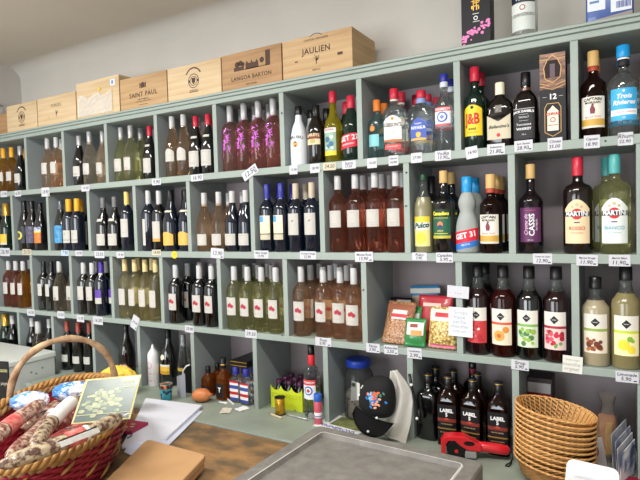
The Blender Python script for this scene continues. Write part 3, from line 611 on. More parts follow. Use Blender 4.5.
wine('yelcork', 'pale wine bottle, yellow capsule, white label', bord(.325, .0385), 'white', mat('cap_straw', '#d6c088', .4), lb(.075, .165, .0275), marks=[dict(polys=lines((.15, .11), .01, t=.001), m=gi)], capz=.80)
wine('darksq', 'dark bottle, white capsule and square label', bord(.30, .038), 'dark', capsw, lb(.085, .165, .0285), marks=[dict(polys=lines((.095, .1), .008), m=ink)], capz=.78)
wine('purple', 'dark bottle, purple capsule and label', bord(.306, .038), 'darkblue', cappurple, dict(z0=.07, z1=.15, w=.0295, bands=[(.42, labelw), (1, cm('#5b3f9e'))]), capz=.80, neck=(.232, .244, .018, labelw))
wine('darkcap', 'all dark bottle, narrow white label', bord(.30, .038), 'dark', capblk, lb(.09, .165, .0225), capz=.78)
wine('blush', 'blush bottle, white capsule, tan printed label', burg(.305, .039), 'pale', capsw, lb(.07, .155, .030), marks=[dict(polys=[circ(.006, .08, .009)], m=cm('#8a8070'))], capz=.78)
wine('rosered', 'pink rosé bottle, white capsule and label', bord(.30, .0365), 'rosedk', capsw, lb(.085, .16, .028), marks=[dict(polys=lines((.15, .1), .01), m=gi)], capz=.8)
wine('rosegold', 'golden rosé bottle, white capsule and label', bord(.30, .0365), 'gold', capsw, lb(.085, .16, .028), marks=[dict(polys=lines((.15, .1), .01), m=gi)], capz=.8)
# bottom shelf
lblk = mat('label_black', '#141213', .4, noise=.1)
K['label5'] = Kind('whisky bottle, black label, silver shoulder mark', 'bottle', 'whisky_bottle', [(.037, 0, 5), (.039, .004, 5), (.039, .175, 5), (.037, .19, 4), (.030, .205, 3), (.018, .222), (.0155, .235), (.0148, .27)], 'amberdk', [(.228, .272, .0165, capblk), (.262, .265, .0172, goldfoil, .0172, 'cap_ring')],
    labels=[dict(z0=.03, z1=.165, w=.034, bands=[(.28, lblk), (.32, cm('#8a6a2c')), (.5, lblk), (.60, cm('#7a2a20')), (1, lblk)])], texts=[dict(s='LABEL', size=.019, z=.142, m=white, bold=.0007, arc=1.5), dict(s='5', size=.019, z=.125, m=white, bold=.0007), dict(s='CLASSIC BLACK', size=.0062, z=.089, m=cm('#d9b98a')), dict(s='SCOTCH WHISKY', size=.0065, z=.055, m=cm('#c9a86a'))],
    marks=[dict(polys=[[(-.014, .108), (0, .1145), (.014, .108), (0, .104)]], m=cm('#b5402c')), dict(polys=lines((.043,), .014), m=cm('#b8954c'))])
K['label5'].parts.append(('shoulder_crest', K['label5'].mark(dict(polys=[[(-.024, .178), (.024, .178), (.012, .186), (.004, .192), (-.002, .186), (-.012, .188)]], m=cm('#8f97a0'), off=.0015)), []))
K['darkplain'] = Kind('plain black glass bottle, dark cap', 'bottle', 'whisky_bottle', spirit(.265, .041, .66, n=5), 'dark', [(.225, .268, .017, capblk), (.258, .261, .0175, goldfoil, .0175, 'cap_ring')], sy=.85)
K['redneck'] = Kind('dark bottle, red and black cap', 'bottle', 'whisky_bottle', spirit(.285, .037, .66), 'dark', [(.262, .287, .0165, capblk), (.237, .262, .016, cm('#8c2740'), .016, 'collar')])
K['vodka2'] = Kind('clear vodka bottle, red and white crest label', 'bottle', 'vodka_bottle', spirit(.325, .036, .62), 'clear', [(.285, .328, .016, capblk), (.235, .285, .0162, mat('red_print', ''), .0162, 'neck_label')],
    labels=[dict(z0=.085, z1=.175, w=.033, bands=[(.72, cm('#e3e7ee')), (1, cm('#cf3a3a'))])], texts=[dict(s='POLIAKOV', size=.0125, z=.1625, m=white, bold=.0004)],
    marks=[dict(polys=[circ(0, .125, .021)], m=cm('#3b5aa6'), off=.0011), dict(polys=[circ(0, .125, .015)], m=cm('#dfe6ee'), off=.0016), dict(polys=[diam(0, .125, .010)], m=cm('#c0404a'), off=.002)])
K['vodkasm'] = Kind('small clear spirit bottle, striped label, blue cap', 'bottle', 'spirit_bottle', spirit(.175, .033, .64, n=4), 'clear', [(.14, .178, .0165, capblue)], sy=.7,
    labels=[dict(z0=.012, z1=.11, w=.026, bands=[(.15, cm('#3b4f9e')), (.3, white), (.45, RED), (.6, white), (.78, cm('#3b4f9e')), (.9, white), (1, RED)])])
K['jdsm'] = Kind('small square amber whiskey bottle, black label', 'bottle', 'whiskey_bottle', [(.026, 0, 6), (.028, .003, 6), (.028, .085, 6), (.026, .095, 5), (.018, .11), (.0125, .118), (.012, .15)], 'orange', [(.12, .152, .0135, capblk)],
    labels=[dict(z0=.01, z1=.055, w=.023, bands=[(1, ink)])], texts=[dict(s='JD', size=.012, z=.04, m=white), dict(s='No.7', size=.008, z=.024, m=white)])
K['tequila'] = Kind('tall amber bottle with white letter T label', 'bottle', 'whiskey_bottle', [(.029, 0, 6), (.031, .003, 6), (.031, .11, 6), (.028, .125, 5), (.019, .14), (.014, .15), (.0135, .21)], 'orange', [(.16, .212, .016, capblk), (.175, .182, .0165, goldfoil, .0165, 'cap_ring')],
    labels=[dict(z0=.015, z1=.085, w=.025, bands=[(1, ink)])], texts=[dict(s='T', size=.034, z=.052, m=white, bold=.001)])
wine('bigchamp', 'large dark sparkling bottle, gold label and seal', champ(.319, .046), 'dark', mat('black_foil', ''), dict(z0=.07, z1=.125, w=.042, bands=[(.35, cm('#b98a2c')), (.8, cm('#d9b13c')), (1, cm('#d7d6cf'))]), marks=[], capz=.78, capr=.0175)
K['bigchamp'].parts.append(('seal', K['bigchamp'].mark(dict(polys=[circ(0, .165, .015)], m=cm('#dcd9c2'), off=.001)), []))
K['clearprosecco'] = Kind('clear narrow bottle, silver cap', 'bottle', 'spirit_bottle', champ(.30, .034), 'clear', [(.24, .302, .015, capgrey)], labels=[dict(z0=.09, z1=.125, w=.024, bands=[(.5, ink), (1, cm('#b9a23c'))])])
K['brandy'] = Kind('dark brandy bottle, looped gilt shoulder label', 'bottle', 'brandy_bottle', champ(.325, .046), 'brown', [(.275, .327, .0165, capblk), (.25, .258, .0175, cm('#a55a5a'), .0175, 'collar')],
    labels=[dict(z0=.06, z1=.11, w=.035, bands=[(1, cm('#2a201d'))])], marks=[dict(polys=[circ(0, .085, .014)], m=cm('#c9a07a'))])
wine('redcapsule', 'dark bottle, rust red capsule, white label', bord(.305, .038), 'dark', caprust, lb(.055, .10, .030), capz=.8, marks=[dict(polys=lines((.09,), .01), m=gi)])
wine('whitecapdark', 'dark bottle, tall white capsule', burg(.30, .039), 'dark', capsw, lb(.05, .1, .03), capz=.72)
wine('whitecaprose', 'blush bottle, large white capsule', flute(.285, .038), 'pale', capsw, lb(.05, .1, .03), capz=.72, capr=.019)

# ------------------------------------------------------------------ placing bottles
ORD = 'first second third fourth fifth sixth seventh eighth ninth tenth'.split()
SHN = {1: 'top shelf', 2: 'second shelf', 3: 'third shelf', 4: 'bottom shelf'}
def place(kind, loc, rz, label, group):
    k = K[kind]
    r = root(k.name, label, k.cat, loc, rz, group)
    for nm, me, kids in k.parts:
        o = link(nm, me, r)
        if nm == 'cap' and False: pass
        for kn, km in kids: link(kn, km, o)
    return r
def bay(shelf, n, items, where):
    """items: (kind, pixel column, depth rows or list of depths). Real depth .05 for the front row"""
    zc = S[shelf] + .0004
    vmid = {1: lambda u: 166 - .09 * (u - 320) - 25, 2: lambda u: 215, 3: lambda u: 300 + .06 * (u - 320), 4: lambda u: 380}[shelf](0 if False else 320)
    pts = []
    inside = [i[1] for i in items]; uc = (min(inside) + max(inside)) / 2
    for it in items:
        kind, u = it[0], it[1]; deps = it[2] if len(it) > 2 else [.05]
        x0 = None
        for j, y in enumerate(deps):
            # column is read on the front bottle, those behind follow it straight back
            if j == 0:
                p = at(u, 240, y=y)
                for _ in range(4):   # settle on the point at mid-height of the bottle
                    q = p.copy(); q.z = zc + .14
                    d = q - CAM; w = d.dot(fw); uu = 320 + F_PX * d.dot(RT) / w
                    p.x += (u - uu) * w / F_PX / RT.x
                x0 = p.x
            k_ = K[kind]; R0 = max(q_[0] for q_ in k_.prof) * max(k_.sx, 1) + .0025
            xs = sorted(DX[shelf])
            bx_ = at(uc, 240, y=.05).x; lo_ = max([x for x in xs if x < bx_] or [XST]) + TH + R0; hi_ = min([x for x in xs if x > bx_] or [XEND]) - R0
            mid_ = x0
            if lo_ > hi_: lo_, hi_ = hi_ - .1, hi_
            x0 = min(max(x0, lo_), hi_)
            pts.append([kind, x0 + random.uniform(-.003, .003) * (j > 0), y, 'front' if y < .10 else ('middle' if y < .18 else 'back'), lo_, hi_, R0 - .002])
    for _ in range(200):          # let neighbours settle side by side without touching
        for i in range(len(pts)):
            for j in range(i):
                a, b = pts[i], pts[j]; dx, dy = a[1] - b[1], a[2] - b[2]; d = math.hypot(dx, dy) or 1e-6; m_ = (a[6] + b[6] + .001) * (.80 if K[a[0]].sy < .9 and K[b[0]].sy < .9 and abs(dx) < .02 else 1) - d
                if m_ > 0:
                    if abs(dy) < .05: sgn = 1 if dx >= 0 else -1; a[1] += sgn * m_ * .5; b[1] -= sgn * m_ * .5
                    else:
                        back = a if dy > 0 else b; oth = b if dy > 0 else a
                        back[2] += m_ * .35; sg = 1 if (back[1] - oth[1]) >= 0 else -1; back[1] += sg * m_ * .3
            pts[i][1] = min(max(pts[i][1], pts[i][4]), pts[i][5]); pts[i][2] = min(pts[i][2], .291 - pts[i][6])
    place_rows(shelf, n, [tuple(q[:4]) for q in pts], where)
def place_rows(shelf, n, pts, where):
    zc = S[shelf] + .0004
    from collections import defaultdict
    rows = defaultdict(list)
    for p in pts: rows[(p[0], p[3])].append(p)
    for (kind, row), L in rows.items():
        L.sort(key=lambda p: p[1])
        for i, (k_, x, y, _) in enumerate(L):
            place_desc = 'only such in %s row' % row if len(L) == 1 else ('leftmost such, %s row' % row if i == 0 else ('rightmost such, %s row' % row if i == len(L) - 1 else '%s such from left, %s row' % (ORD[i], row)))
            d = K[kind].desc
            lab = '%s, %s, %s' % (d, place_desc, where)
            wds = lab.split()
            if len(wds) > 16: lab = '%s, %s, %s' % (d, place_desc.replace(' row', ''), where)
            wds = lab.split()
            if len(wds) > 16: lab = '%s %s, %s' % (' '.join(d.split()[:5]).rstrip(','), place_desc.replace(' row', ''), where)
            rz = random.uniform(-.10, .10)
            t_ = place(kind, (x, y, zc), rz, lab, '%s in %s' % (d.replace('bottle', 'bottles', 1), where))
            if shelf in (2, 3): t_.scale = (1, 1, 1.036)
f1, f2, f3, f4 = [.05], [.05, .135], [.05, .135, .22], [.046, .125, .195, .265]
# bay names count from the left end of each shelf
bay(1, 9, [('gold', 5.5, f1), ('gold', 11.5, [.06, .15]), ('t1dark', 21, [.06])], 'top shelf first bay')
bay(1, 8, [('t1rose', 48.5, f1), ('t1rose', 57.3, [.05]), ('t1rose', 61.5, [.11])], 'top shelf second bay')
bay(1, 7, [('t1dark', 80, f1), ('t1clear', 92.5, [.05, .15]), ('t1clear', 101.5, [.08])], 'top shelf third bay')
bay(1, 6, [('t1white', 120, [.06]), ('t1white', 131.5, f1), ('t1white', 141, [.12]), ('redcap', 150.5, [.09])], 'top shelf fourth bay')
bay(1, 5, [('flute', 173, [.045]), ('flute', 184.5, [.045, .15]), ('redcap', 197.5, [.045, .16]), ('redcap', 208, [.045])], 'top shelf fifth bay')
bay(1, 4, [('magenta', 227.5, f1), ('magenta', 242.5, f1), ('magenta', 258.5, f1), ('magenta', 273, f1), ('magenta', 236.5, [.14]), ('magenta', 252, [.14]), ('magenta', 267, [.14]), ('magenta', 244, [.225]), ('magenta', 260, [.225])], 'top shelf sixth bay')
bay(1, 3, [('coco', 298, [.055, .16]), ('cream', 316.5, [.055, .15]), ('yellow', 334, [.055]), ('get27', 350.8, [.06]), ('get27', 347, [.16])], 'top shelf seventh bay')
bay(1, 2, [('teal', 374, [.06, .14]), ('gin', 394, f4), ('gin2', 421.5, [.05, .13, .21]), ('vodka', 444.5, [.055, .15])], 'top shelf eighth bay')
bay(1, 1, [('jb', 472, [.05, .14]), ('square', 499.5, [.055]), ('jd', 525, [.055])], 'top shelf ninth bay')
bay(1, 0, [('captain', 592, [.05]), ('captain', 585, [.15]), ('trois', 622, [.055]), ('trois', 612, [.16]), ('gold', 652, [.06])], 'top shelf last bay')
bay(2, 9, [('winered', -1.5, [.05]), ('goldchamp', 7, [.06])], 'second shelf first bay')
bay(2, 8, [('beergreen', 22.5, f1), ('beerblack', 31.5, [.05]), ('beerorange', 41, [.05])], 'second shelf second bay')
bay(2, 7, [('beerblue', 57.5, f1), ('beeryel', 67.5, [.05, .15]), ('beeryel', 76.5, [.05]), ('sidelabel', 84.5, [.10])], 'second shelf third bay')
bay(2, 6, [('greycap', 104, [.05]), ('greycap', 115.5, [.05]), ('yelwhite', 127.8, [.05])], 'second shelf fourth bay')
bay(2, 5, [('sidelabel', 146, [.05]), ('goldfoot', 158.5, [.05]), ('champyel', 171, [.05, .16]), ('champyel', 183.2, [.07])], 'second shelf fifth bay')
bay(2, 4, [('creamrose', 205, f1), ('creamrose', 219.5, f1), ('creamdark', 233, f1), ('creamdark', 246.5, f1), ('creamrose', 229.5, [.17]), ('creamdark', 243.5, [.14])], 'second shelf sixth bay')
bay(2, 3, [('bluecap', 264, [.05, .15]), ('bluecap', 280, [.05, .15]), ('tancap', 296.5, [.05, .14]), ('tancap', 312.5, [.05, .14])], 'second shelf seventh bay')
bay(2, 2, [('deeprose', 337.5, [.05, .22]), ('deeprose', 356, f3), ('deeprose', 375.5, f3), ('deeprose', 396.5, [.05, .14])], 'second shelf eighth bay')
bay(2, 1, [('pulco', 421, [.05]), ('darkcap', 432, [.15]), ('canadou', 441.5, [.05, .15]), ('get31', 465, [.055, .155]), ('captain2', 491, [.05, .135, .22])], 'second shelf ninth bay')
bay(2, 0, [('cassis', 529.5, [.055]), ('rosso', 578, [.055]), ('bianco', 615, [.055]), ('bianco', 607, [.155])], 'second shelf last bay')
bay(3, 9, [('rosered', 9.5, f1), ('rosered', 16.8, [.05, .15]), ('rosegold', 24, [.05, .14])], 'third shelf first bay')
bay(3, 8, [('darkcap', 38.8, [.05]), ('darkcap', 47, [.05, .14]), ('blush', 59.5, [.05]), ('blush', 67, [.09])], 'third shelf second bay')
bay(3, 7, [('darksq', 78.5, f2), ('darksq', 88.5, [.05, .15]), ('purple', 99.5, f1), ('purple', 108.3, [.09])], 'third shelf third bay')
bay(3, 6, [('yelcork', 120.5, f1), ('yelcork', 132, f1), ('yelcork', 144.5, f1), ('yelcork', 156.3, f1), ('yelcork', 139, [.14]), ('yelcork', 153, [.14])], 'third shelf fourth bay')
bay(3, 5, [('markdark', 171.5, f1), ('markdark', 184, [.14]), ('markdark', 196.5, [.15]), ('markdark', 200.3, [.05]), ('markdark', 212.2, [.05]), ('markdark', 207, [.15]), ('markdark', 198, [.235])], 'third shelf fifth bay')
bay(3, 4, [('markwhite', 230, f1), ('markwhite', 243.5, f1), ('markwhite', 259, f1), ('markwhite', 273.5, f1), ('markwhite', 240.5, [.14]), ('markwhite', 253.5, [.14]), ('markwhite', 267, [.14]), ('markwhite', 280, [.14]), ('markwhite', 250, [.225]), ('markwhite', 265, [.225])], 'third shelf sixth bay')
bay(3, 3, [('markrose', 298.5, f1), ('markrose', 324.5, [.065]), ('markrose', 340.5, [.07]), ('markrose', 354.2, [.045]), ('markrose', 307, [.135]), ('markrose', 315, [.22]), ('markrose', 332, [.15]), ('markrose', 347.5, [.15]), ('markrose', 336, [.235]), ('markrose', 352, [.235])], 'third shelf seventh bay')
bay(3, 1, [('strawberry', 476, [.05, .16]), ('peach', 503.5, [.05]), ('mint', 529.5, [.05]), ('berry', 556.5, [.05])], 'third shelf ninth bay')
bay(3, 0, [('almondsyr', 594.5, [.055]), ('lemonsyr', 624, [.055]), ('peach', 650, [.06])], 'third shelf last bay')
bay(4, 9, [('goldchamp', .5, [.06]), ('whitecapdark', 12, [.06])], 'bottom shelf first bay')
bay(4, 8, [('whitecapdark', 26, [.06]), ('whitecaprose', 38, [.05]), ('whitecapdark', 47.5, [.08])], 'bottom shelf second bay')
bay(4, 7, [('redcapsule', 68, [.06, .15]), ('redcapsule', 79.5, [.06, .15]), ('redcapsule', 89.8, [.08])], 'bottom shelf third bay')
bay(4, 6, [('brandy', 127, [.07])], 'bottom shelf fourth bay')
bay(4, 5, [('bigchamp', 169, [.10]), ('clearprosecco', 184, [.075])], 'bottom shelf fifth bay')
bay(4, 4, [('jdsm', 208, [.06, .13]), ('tequila', 223.5, [.05])], 'bottom shelf sixth bay')
bay(4, 4, [('vodkasm', 236, [.045, .11, .18])], 'bottom shelf sixth bay middle')
bay(4, 4, [('vodkasm', 246.3, [.035, .10, .165, .23])], 'bottom shelf sixth bay right')
bay(4, 3, [('vodka2', 312, [.05])], 'bottom shelf seventh bay')
bay(4, 1, [('darkplain', 427, [.05, .15]), ('label5', 448.5, [.035, .12]), ('label5', 473, [.035, .12]), ('label5', 499, [.035])], 'bottom shelf ninth bay')
bay(4, 1, [('redneck', 473, [.21])], 'bottom shelf ninth bay')

# ------------------------------------------------------------------ boxed whisky on the top shelf
r = root('whisky_box', 'black and gold whisky gift box numbered 12 on the top shelf', 'box', (at(553.5, 90, y=.055).x, .06, S[1] + .0005), .02)
bx = mat('box_black', '#100f14', .6); gold2 = mat('gold_print', '#b8925a', .4, metal=.3)
boxo('carton', bx, r, -.042, .042, -.04, .04, 0, .31)
bm = bmesh.new(); rect(bm, -.0415, .0415, .185, .309, -.0405); link('upper_panel', newmesh('upper_panel', bm, mat('bronze_pattern', '#8a6450', .35, col2='#2a1a18', nscale=30, stretch=(1, 1, 3), metal=.2)), r)
bm = bmesh.new(); poly(bm, [(-.024, .225), (.024, .225), (.026, .26), (.018, .285), (-.018, .285), (-.026, .26)], -.0412); link('window', newmesh('window', bm, mat('box_window', '#2c2226', .1, coat=.5)), r)
bm = bmesh.new(); rect(bm, -.008, .008, .226, .272, -.0416); link('bottle_neck', newmesh('bottle_neck', bm, cm('#59464c')), r)
bm = bmesh.new()
for a, b in (((-.0415, .197), (0, .183)), ((0, .183), (.0415, .197)), ((-.0415, .208), (-.01, .197)), ((.0415, .208), (.01, .197)), ((-.024, .222), (-.028, .26)), ((.024, .222), (.028, .26)), ((-.028, .26), (-.016, .288)), ((.028, .26), (.016, .288)), ((-.016, .288), (0, .302)), ((.016, .288), (0, .302)), ((-.024, .222), (0, .207)), ((.024, .222), (0, .207)), ((-.0415, .29), (-.016, .288)), ((.0415, .29), (.016, .288)),
             ((-.026, .12), (-.026, .035)), ((.026, .12), (.026, .035)), ((-.026, .035), (0, .02)), ((.026, .035), (0, .02)), ((-.026, .12), (-.018, .135)), ((.026, .12), (.018, .135)), ((-.018, .135), (.018, .135))):
    p, q = Vector((a[0], 0, a[1])), Vector((b[0], 0, b[1])); n = Vector((-(q - p).z, 0, (q - p).x)).normalized() * .0011
    bm.faces.new([bm.verts.new(Vector((w.x, -.0418, w.z))) for w in (p - n, q - n, q + n, p + n)])
link('gilt_lines', newmesh('gilt_lines', bm, gold2), r)
flat_text('12', .026, white, r, (0, -.0412, .158), bold=.0008)
bm = bmesh.new(); rect(bm, -.033, -.019, .158, .1588, -.0412); rect(bm, .019, .033, .158, .1588, -.0412); link('rule_lines', newmesh('rule_lines', bm, white), r)
bm = bmesh.new(); poly(bm, [(-.018, .04), (.018, .04), (.018, .108), (.008, .118), (0, .128), (-.008, .118), (-.018, .108)], -.0412); link('panel', newmesh('panel', bm, cm('#e6dcc6')), r)
flat_text('CHIVAS', .013, RED, r, (0, -.0420, .098), bold=.0006)
bm = bmesh.new(); disc(bm, 0, .078, .009, -.0418, .006); rect(bm, -.016, .016, .058, .0605, -.0418); link('crest', newmesh('crest', bm, cm('#a83a40')), r)

# ------------------------------------------------------------------ things on top of the shelves at the right
px = at(477, 20, y=.06)
r = root('gift_box', 'tall black gift box with pink blossom on top of the shelves', 'box', (px.x, .075, TOPZ + .0005), .05)
boxo('carton', mat('box_blueblack', '#121018', .6), r, -.053, .053, -.045, .045, 0, .33)
bm = bmesh.new(); rs = random.Random(5)
for i in range(46):
    t = rs.random(); x = -.048 + .096 * t; z = .03 + .055 * t + rs.gauss(0, .012)
    disc(bm, max(-.048, min(.048, x)), max(.006, z), rs.uniform(.003, .0065), -.0455 - .0001 * (i % 6), seg=7)
link('blossom_print', newmesh('blossom_print', bm, cm('#e07ab4')), r)
bm = bmesh.new(); disc(bm, .0, .107, .008, -.0458, .005); rect(bm, -.012, .012, .122, .124, -.0458); rect(bm, -.010, .014, .093, .095, -.0458); link('seal_print', newmesh('seal_print', bm, white), r)
bm = bmesh.new()
for q in ((-.012, .150, .012, .153), (-.01, .162, .014, .165), (-.009, .135, -.006, .178), (.002, .136, .005, .176), (-.016, .168, .016, .171), (-.015, .142, -.011, .152), (.009, .138, .013, .148)): rect(bm, q[0], q[2], q[1], q[3], -.0458)
link('characters', newmesh('characters', bm, goldfoil), r)
K['topvodka'] = Kind('clear vodka bottle on top of the shelves beside the blossom box', 'bottle', 'vodka_bottle', spirit(.31, .043, .6), 'clear', [(.26, .312, .017, BLK)],
    labels=[dict(z0=.028, z1=.125, w=.044, bands=[(.5, cm('#c9d0ca')), (.62, cm('#aeb8b2')), (1, cm('#d5dad6'))]), dict(z0=.127, z1=.15, w=.044, bands=[(1, mat('navy', '#1c2438', .4))], part='upper_label')],
    texts=[dict(s='DANZKA', size=.016, z=.082, m=gi, bold=.0004), dict(s='VODKA', size=.014, z=.138, m=white, on='upper_label')], marks=[dict(polys=[circ(0, .108, .010)], m=cm('#a8424a')), dict(polys=[circ(0, .108, .0065)], m=cm('#dfe2df'), off=.0014)])
place('topvodka', (at(524.5, 20, y=.07).x, .07, TOPZ + .0005), 0, K['topvodka'].desc, None)
a, b_ = at(586, 19, y=.04), at(634, 12, y=.04)
r = root('coffee_packet', 'blue and white foil packet on top of the shelves at far right', 'packet', ((a.x + b_.x) / 2, .06, TOPZ + .0005), 0)
hw = (b_.x - a.x) / 2
bm = bmesh.new(); box(bm, -hw, hw, -.03, .03, 0, .19, 0, .008); link('pouch', newmesh('pouch', bm, mat('packet_navy', '#27407f', .3, coat=.3, col2='#39599c'), True), r)
bm = bmesh.new(); poly(bm, [(-hw + .004, .006), (hw - .004, .006), (hw - .004, .026), (-hw + .004, .012)], -.0306); link('foot_band', newmesh('foot_band', bm, cm('#8a817c')), r)
bm = bmesh.new(); rect(bm, -hw + .005, -.012, .045, .18, -.0308); rect(bm, .004, hw - .006, .03, .12, -.0308); link('panel', newmesh('panel', bm, cm('#d5dbe2')), r)
bm = bmesh.new()
for i in range(12): rect(bm, .02 + .0035 * i, .0215 + .0035 * i + .0006 * (i % 3), .04, .062, -.0314)
link('barcode', newmesh('barcode', bm, inkblue), r)
bm = bmesh.new()
for i in range(3): rect(bm, -hw + .012, -.03, .07 + .03 * i, .078 + .03 * i, -.0314)
link('print', newmesh('print', bm, cm('#5f7fae')), r)

#<PART2
# ------------------------------------------------------------------ price tags
ORDX = ORD + 'eleventh twelfth thirteenth fourteenth fifteenth sixteenth seventeenth eighteenth nineteenth twentieth'.split() + ['twenty-first', 'twenty-second']
tagm = mat('tag_card', '#c2c3ca', .5)
def price_tag(u, v, w, h, label, rot=0, lines_=None, m=None, grp='price tags on the shelf edges', name='price_tag', y=-.0036, inkm=None):
    p = at(u, v, y=y); a = at(u - w / 2, v, y=y); b = at(u + w / 2, v, y=y); c = at(u, v - h / 2, y=y); d = at(u, v + h / 2, y=y)
    W, H = abs(b.x - a.x), abs(c.z - d.z)
    if rot: W = w * (W / w) * .8 if w > h else W
    r = root(name, label, 'price tag' if name == 'price_tag' else 'note', (p.x, y, p.z), 0, grp, rot=(0, rot, 0))
    bm = bmesh.new(); box(bm, -W / 2, W / 2, -.0008, 0, -H / 2, H / 2, 0, 0)
    link('card', newmesh('card', bm, m or tagm), r)
    L = lines_ or ['%d.%d0' % (random.randint(6, 29), random.choice((5, 9)))]
    n = len(L)
    for i, s in enumerate(L):
        size = min(H / n * .95, W / max(3, len(s)) * 1.75)
        if size < .004: continue
        flat_text(s, size, inkm or ink, r, ((0 if i == 0 else -.05 * W), -.0011, H * (.5 - (i + .5) / n) * .8), shear=.15, bold=.0002)
    if h > 8 and W > .05 and name == 'price_tag':
        bm = bmesh.new(); rect(bm, W * .28, W * .42, -H * .38, -H * .28, -.0011); link('print', newmesh('print', bm, ink), r)
    return r
T1 = [(4, 194, 8, 6), (18, 193.5, 8, 6), (45.5, 192, 10, 9), (85.5, 188.3, 10, 6), (156.5, 182, 11, 6), (197, 177.8, 15, 6.5), (250, 172.5, 20, 9), (293.5, 169.8, 10, 9), (315, 168.3, 12, 9), (329.5, 166.5, 16, 7.5), (349, 164.8, 17, 8), (372, 163, 12, 10), (393.5, 160.5, 12, 10), (416.5, 157.8, 13.5, 10), (443, 155.5, 20, 10), (471.8, 152.5, 15, 12), (496, 149.3, 22, 11), (523.5, 145.8, 23, 11), (555, 144, 18.5, 12.5), (591.8, 141.7, 20, 13), (625.5, 138.8, 19, 13)]
T2 = [(5, 252, 12, 8), (27, 252, 11, 5.5), (65, 253, 9, 5.5), (79, 253.3, 9, 5.5), (99.5, 254.5, 12, 7), (120.5, 255, 9.5, 6), (156.5, 252.5, 11, 5.5), (217.3, 253.3, 16, 10), (261.3, 254.5, 18, 8), (308, 255.3, 20, 8), (364, 256.8, 22.5, 10), (419.5, 256.5, 18.5, 8), (444.5, 257.5, 21, 10), (542.5, 258.8, 24, 10.5), (587, 260.2, 27, 11), (619.5, 260.5, 27, 11.5)]
T3 = [(31, 312.5, 9.5, 6.5), (61, 314.8, 7, 7), (80.5, 318.5, 9, 7), (98, 320.5, 12, 8), (135, 322.5, 6.5, 14), (189.5, 329, 11, 7), (251, 334, 14.5, 8), (323.3, 341.8, 20, 8.5), (373, 348, 17, 9), (391, 349.8, 17.5, 9), (414.5, 353.3, 18, 10.5), (520, 365, 22, 10), (627, 377, 29, 11)]
words = {(1, 20): ['Baileys', '14.90'], (1, 14): ['Vodka', '13.90'], (1, 16): ['Ballantines', '21.80'], (1, 17): ['Jack Daniels', '28.90'], (1, 18): ['Chivas', '35.00'], (1, 19): ['Captain', '18.90'], (1, 10): ['Izarra', '17.50'], (1, 12): ['Gibsons', '14.90'],
         (2, 10): ['Muscat Rose', '13.90'], (2, 11): ['Pulco', '3.90'], (2, 12): ['Canadou', '5.90'], (2, 13): ['Creme de Cassis', '12.90'], (2, 14): ['Martini Rouge', '11.90'], (2, 15): ['Martini Blanc', '11.90'], (2, 8): ['Blanc Rouge', '10.90'], (2, 9): ['Domaine Rouge', '12.90'],
         (3, 12): ['Limonade', '5.90'], (3, 11): ['Sirop', '5.90'], (3, 8): ['Noix', '3.90'], (3, 9): ['Amandes', '2.50'], (3, 10): ['Cacahuetes', '2.90'], (3, 7): ['Rose', '8.90']}
words[(1, 20)] = ['Rhum', '22.90']
where = {1: 'on the edge below the top shelf bottles', 2: 'on the edge below the second shelf bottles', 3: 'on the edge below the third shelf bottles'}
for s_, TT in ((1, T1), (2, T2), (3, T3)):
    for i, (u, v, w_, h_) in enumerate(TT):
        rot = {(1, 6): -.5, (1, 15): -.12, (3, 4): .45, (2, 7): .06}.get((s_, i), random.uniform(-.02, .02))
        kind_ = 'tilted white price tag' if abs(rot) > .3 else ('pale blue price tag' if (s_, i) == (2, 2) else ('cream price tag' if (s_, i) in ((2, 1), (2, 6), (1, 9)) else 'white price tag'))
        cmat = cm('#b9cbe0') if 'blue' in kind_ else (cream if 'cream' in kind_ else tagm)
        price_tag(u, v, w_, h_, '%s, %s from left %s' % (kind_, ORDX[i], where[s_]), rot, words.get((s_, i)), cmat)
price_tag(458, 292, 27, 12, 'strip of three small blank notes pinned on a divider below the syrup shelf', .06, [' . . . '], tagm, None, 'note', y=-.004)
price_tag(460.5, 322, 24, 29, 'white handwritten list taped between the snack packets and the syrups', .02, ['Sirops', 'fraise', 'peche', 'menthe', 'citron'], cm('#dcdfe2'), None, 'note', y=-.0055, inkm=cm('#9aa0b0'))
price_tag(572.5, 364.5, 25, 17, 'small pale handwritten sheet hanging under the almond syrup bottle', .04, ['fruits rouges', 'menthe', 'orgeat'], cm('#d5d6cf'), None, 'note', y=-.0045, inkm=cm('#a5a59c'))
# yellow star shaped tag
p = at(174.5, 254.8, y=-.0036)
r = root('star_tag', 'round yellow scalloped price star on the second shelf edge', 'price tag', p)
bm = bmesh.new(); n = 24
vs = [bm.verts.new(((.021 if i % 2 else .018) * math.cos(2 * PI * i / n), 0, (.021 if i % 2 else .018) * math.sin(2 * PI * i / n))) for i in range(n)]
f = bm.faces.new(vs); ex = bmesh.ops.extrude_face_region(bm, geom=[f]); bmesh.ops.translate(bm, vec=(0, -.001, 0), verts=[g for g in ex['geom'] if isinstance(g, bmesh.types.BMVert)])
link('card', newmesh('card', bm, cm('#f0c81e')), r); flat_text('9.90', .012, inkblue, r, (0, -.0014, 0))

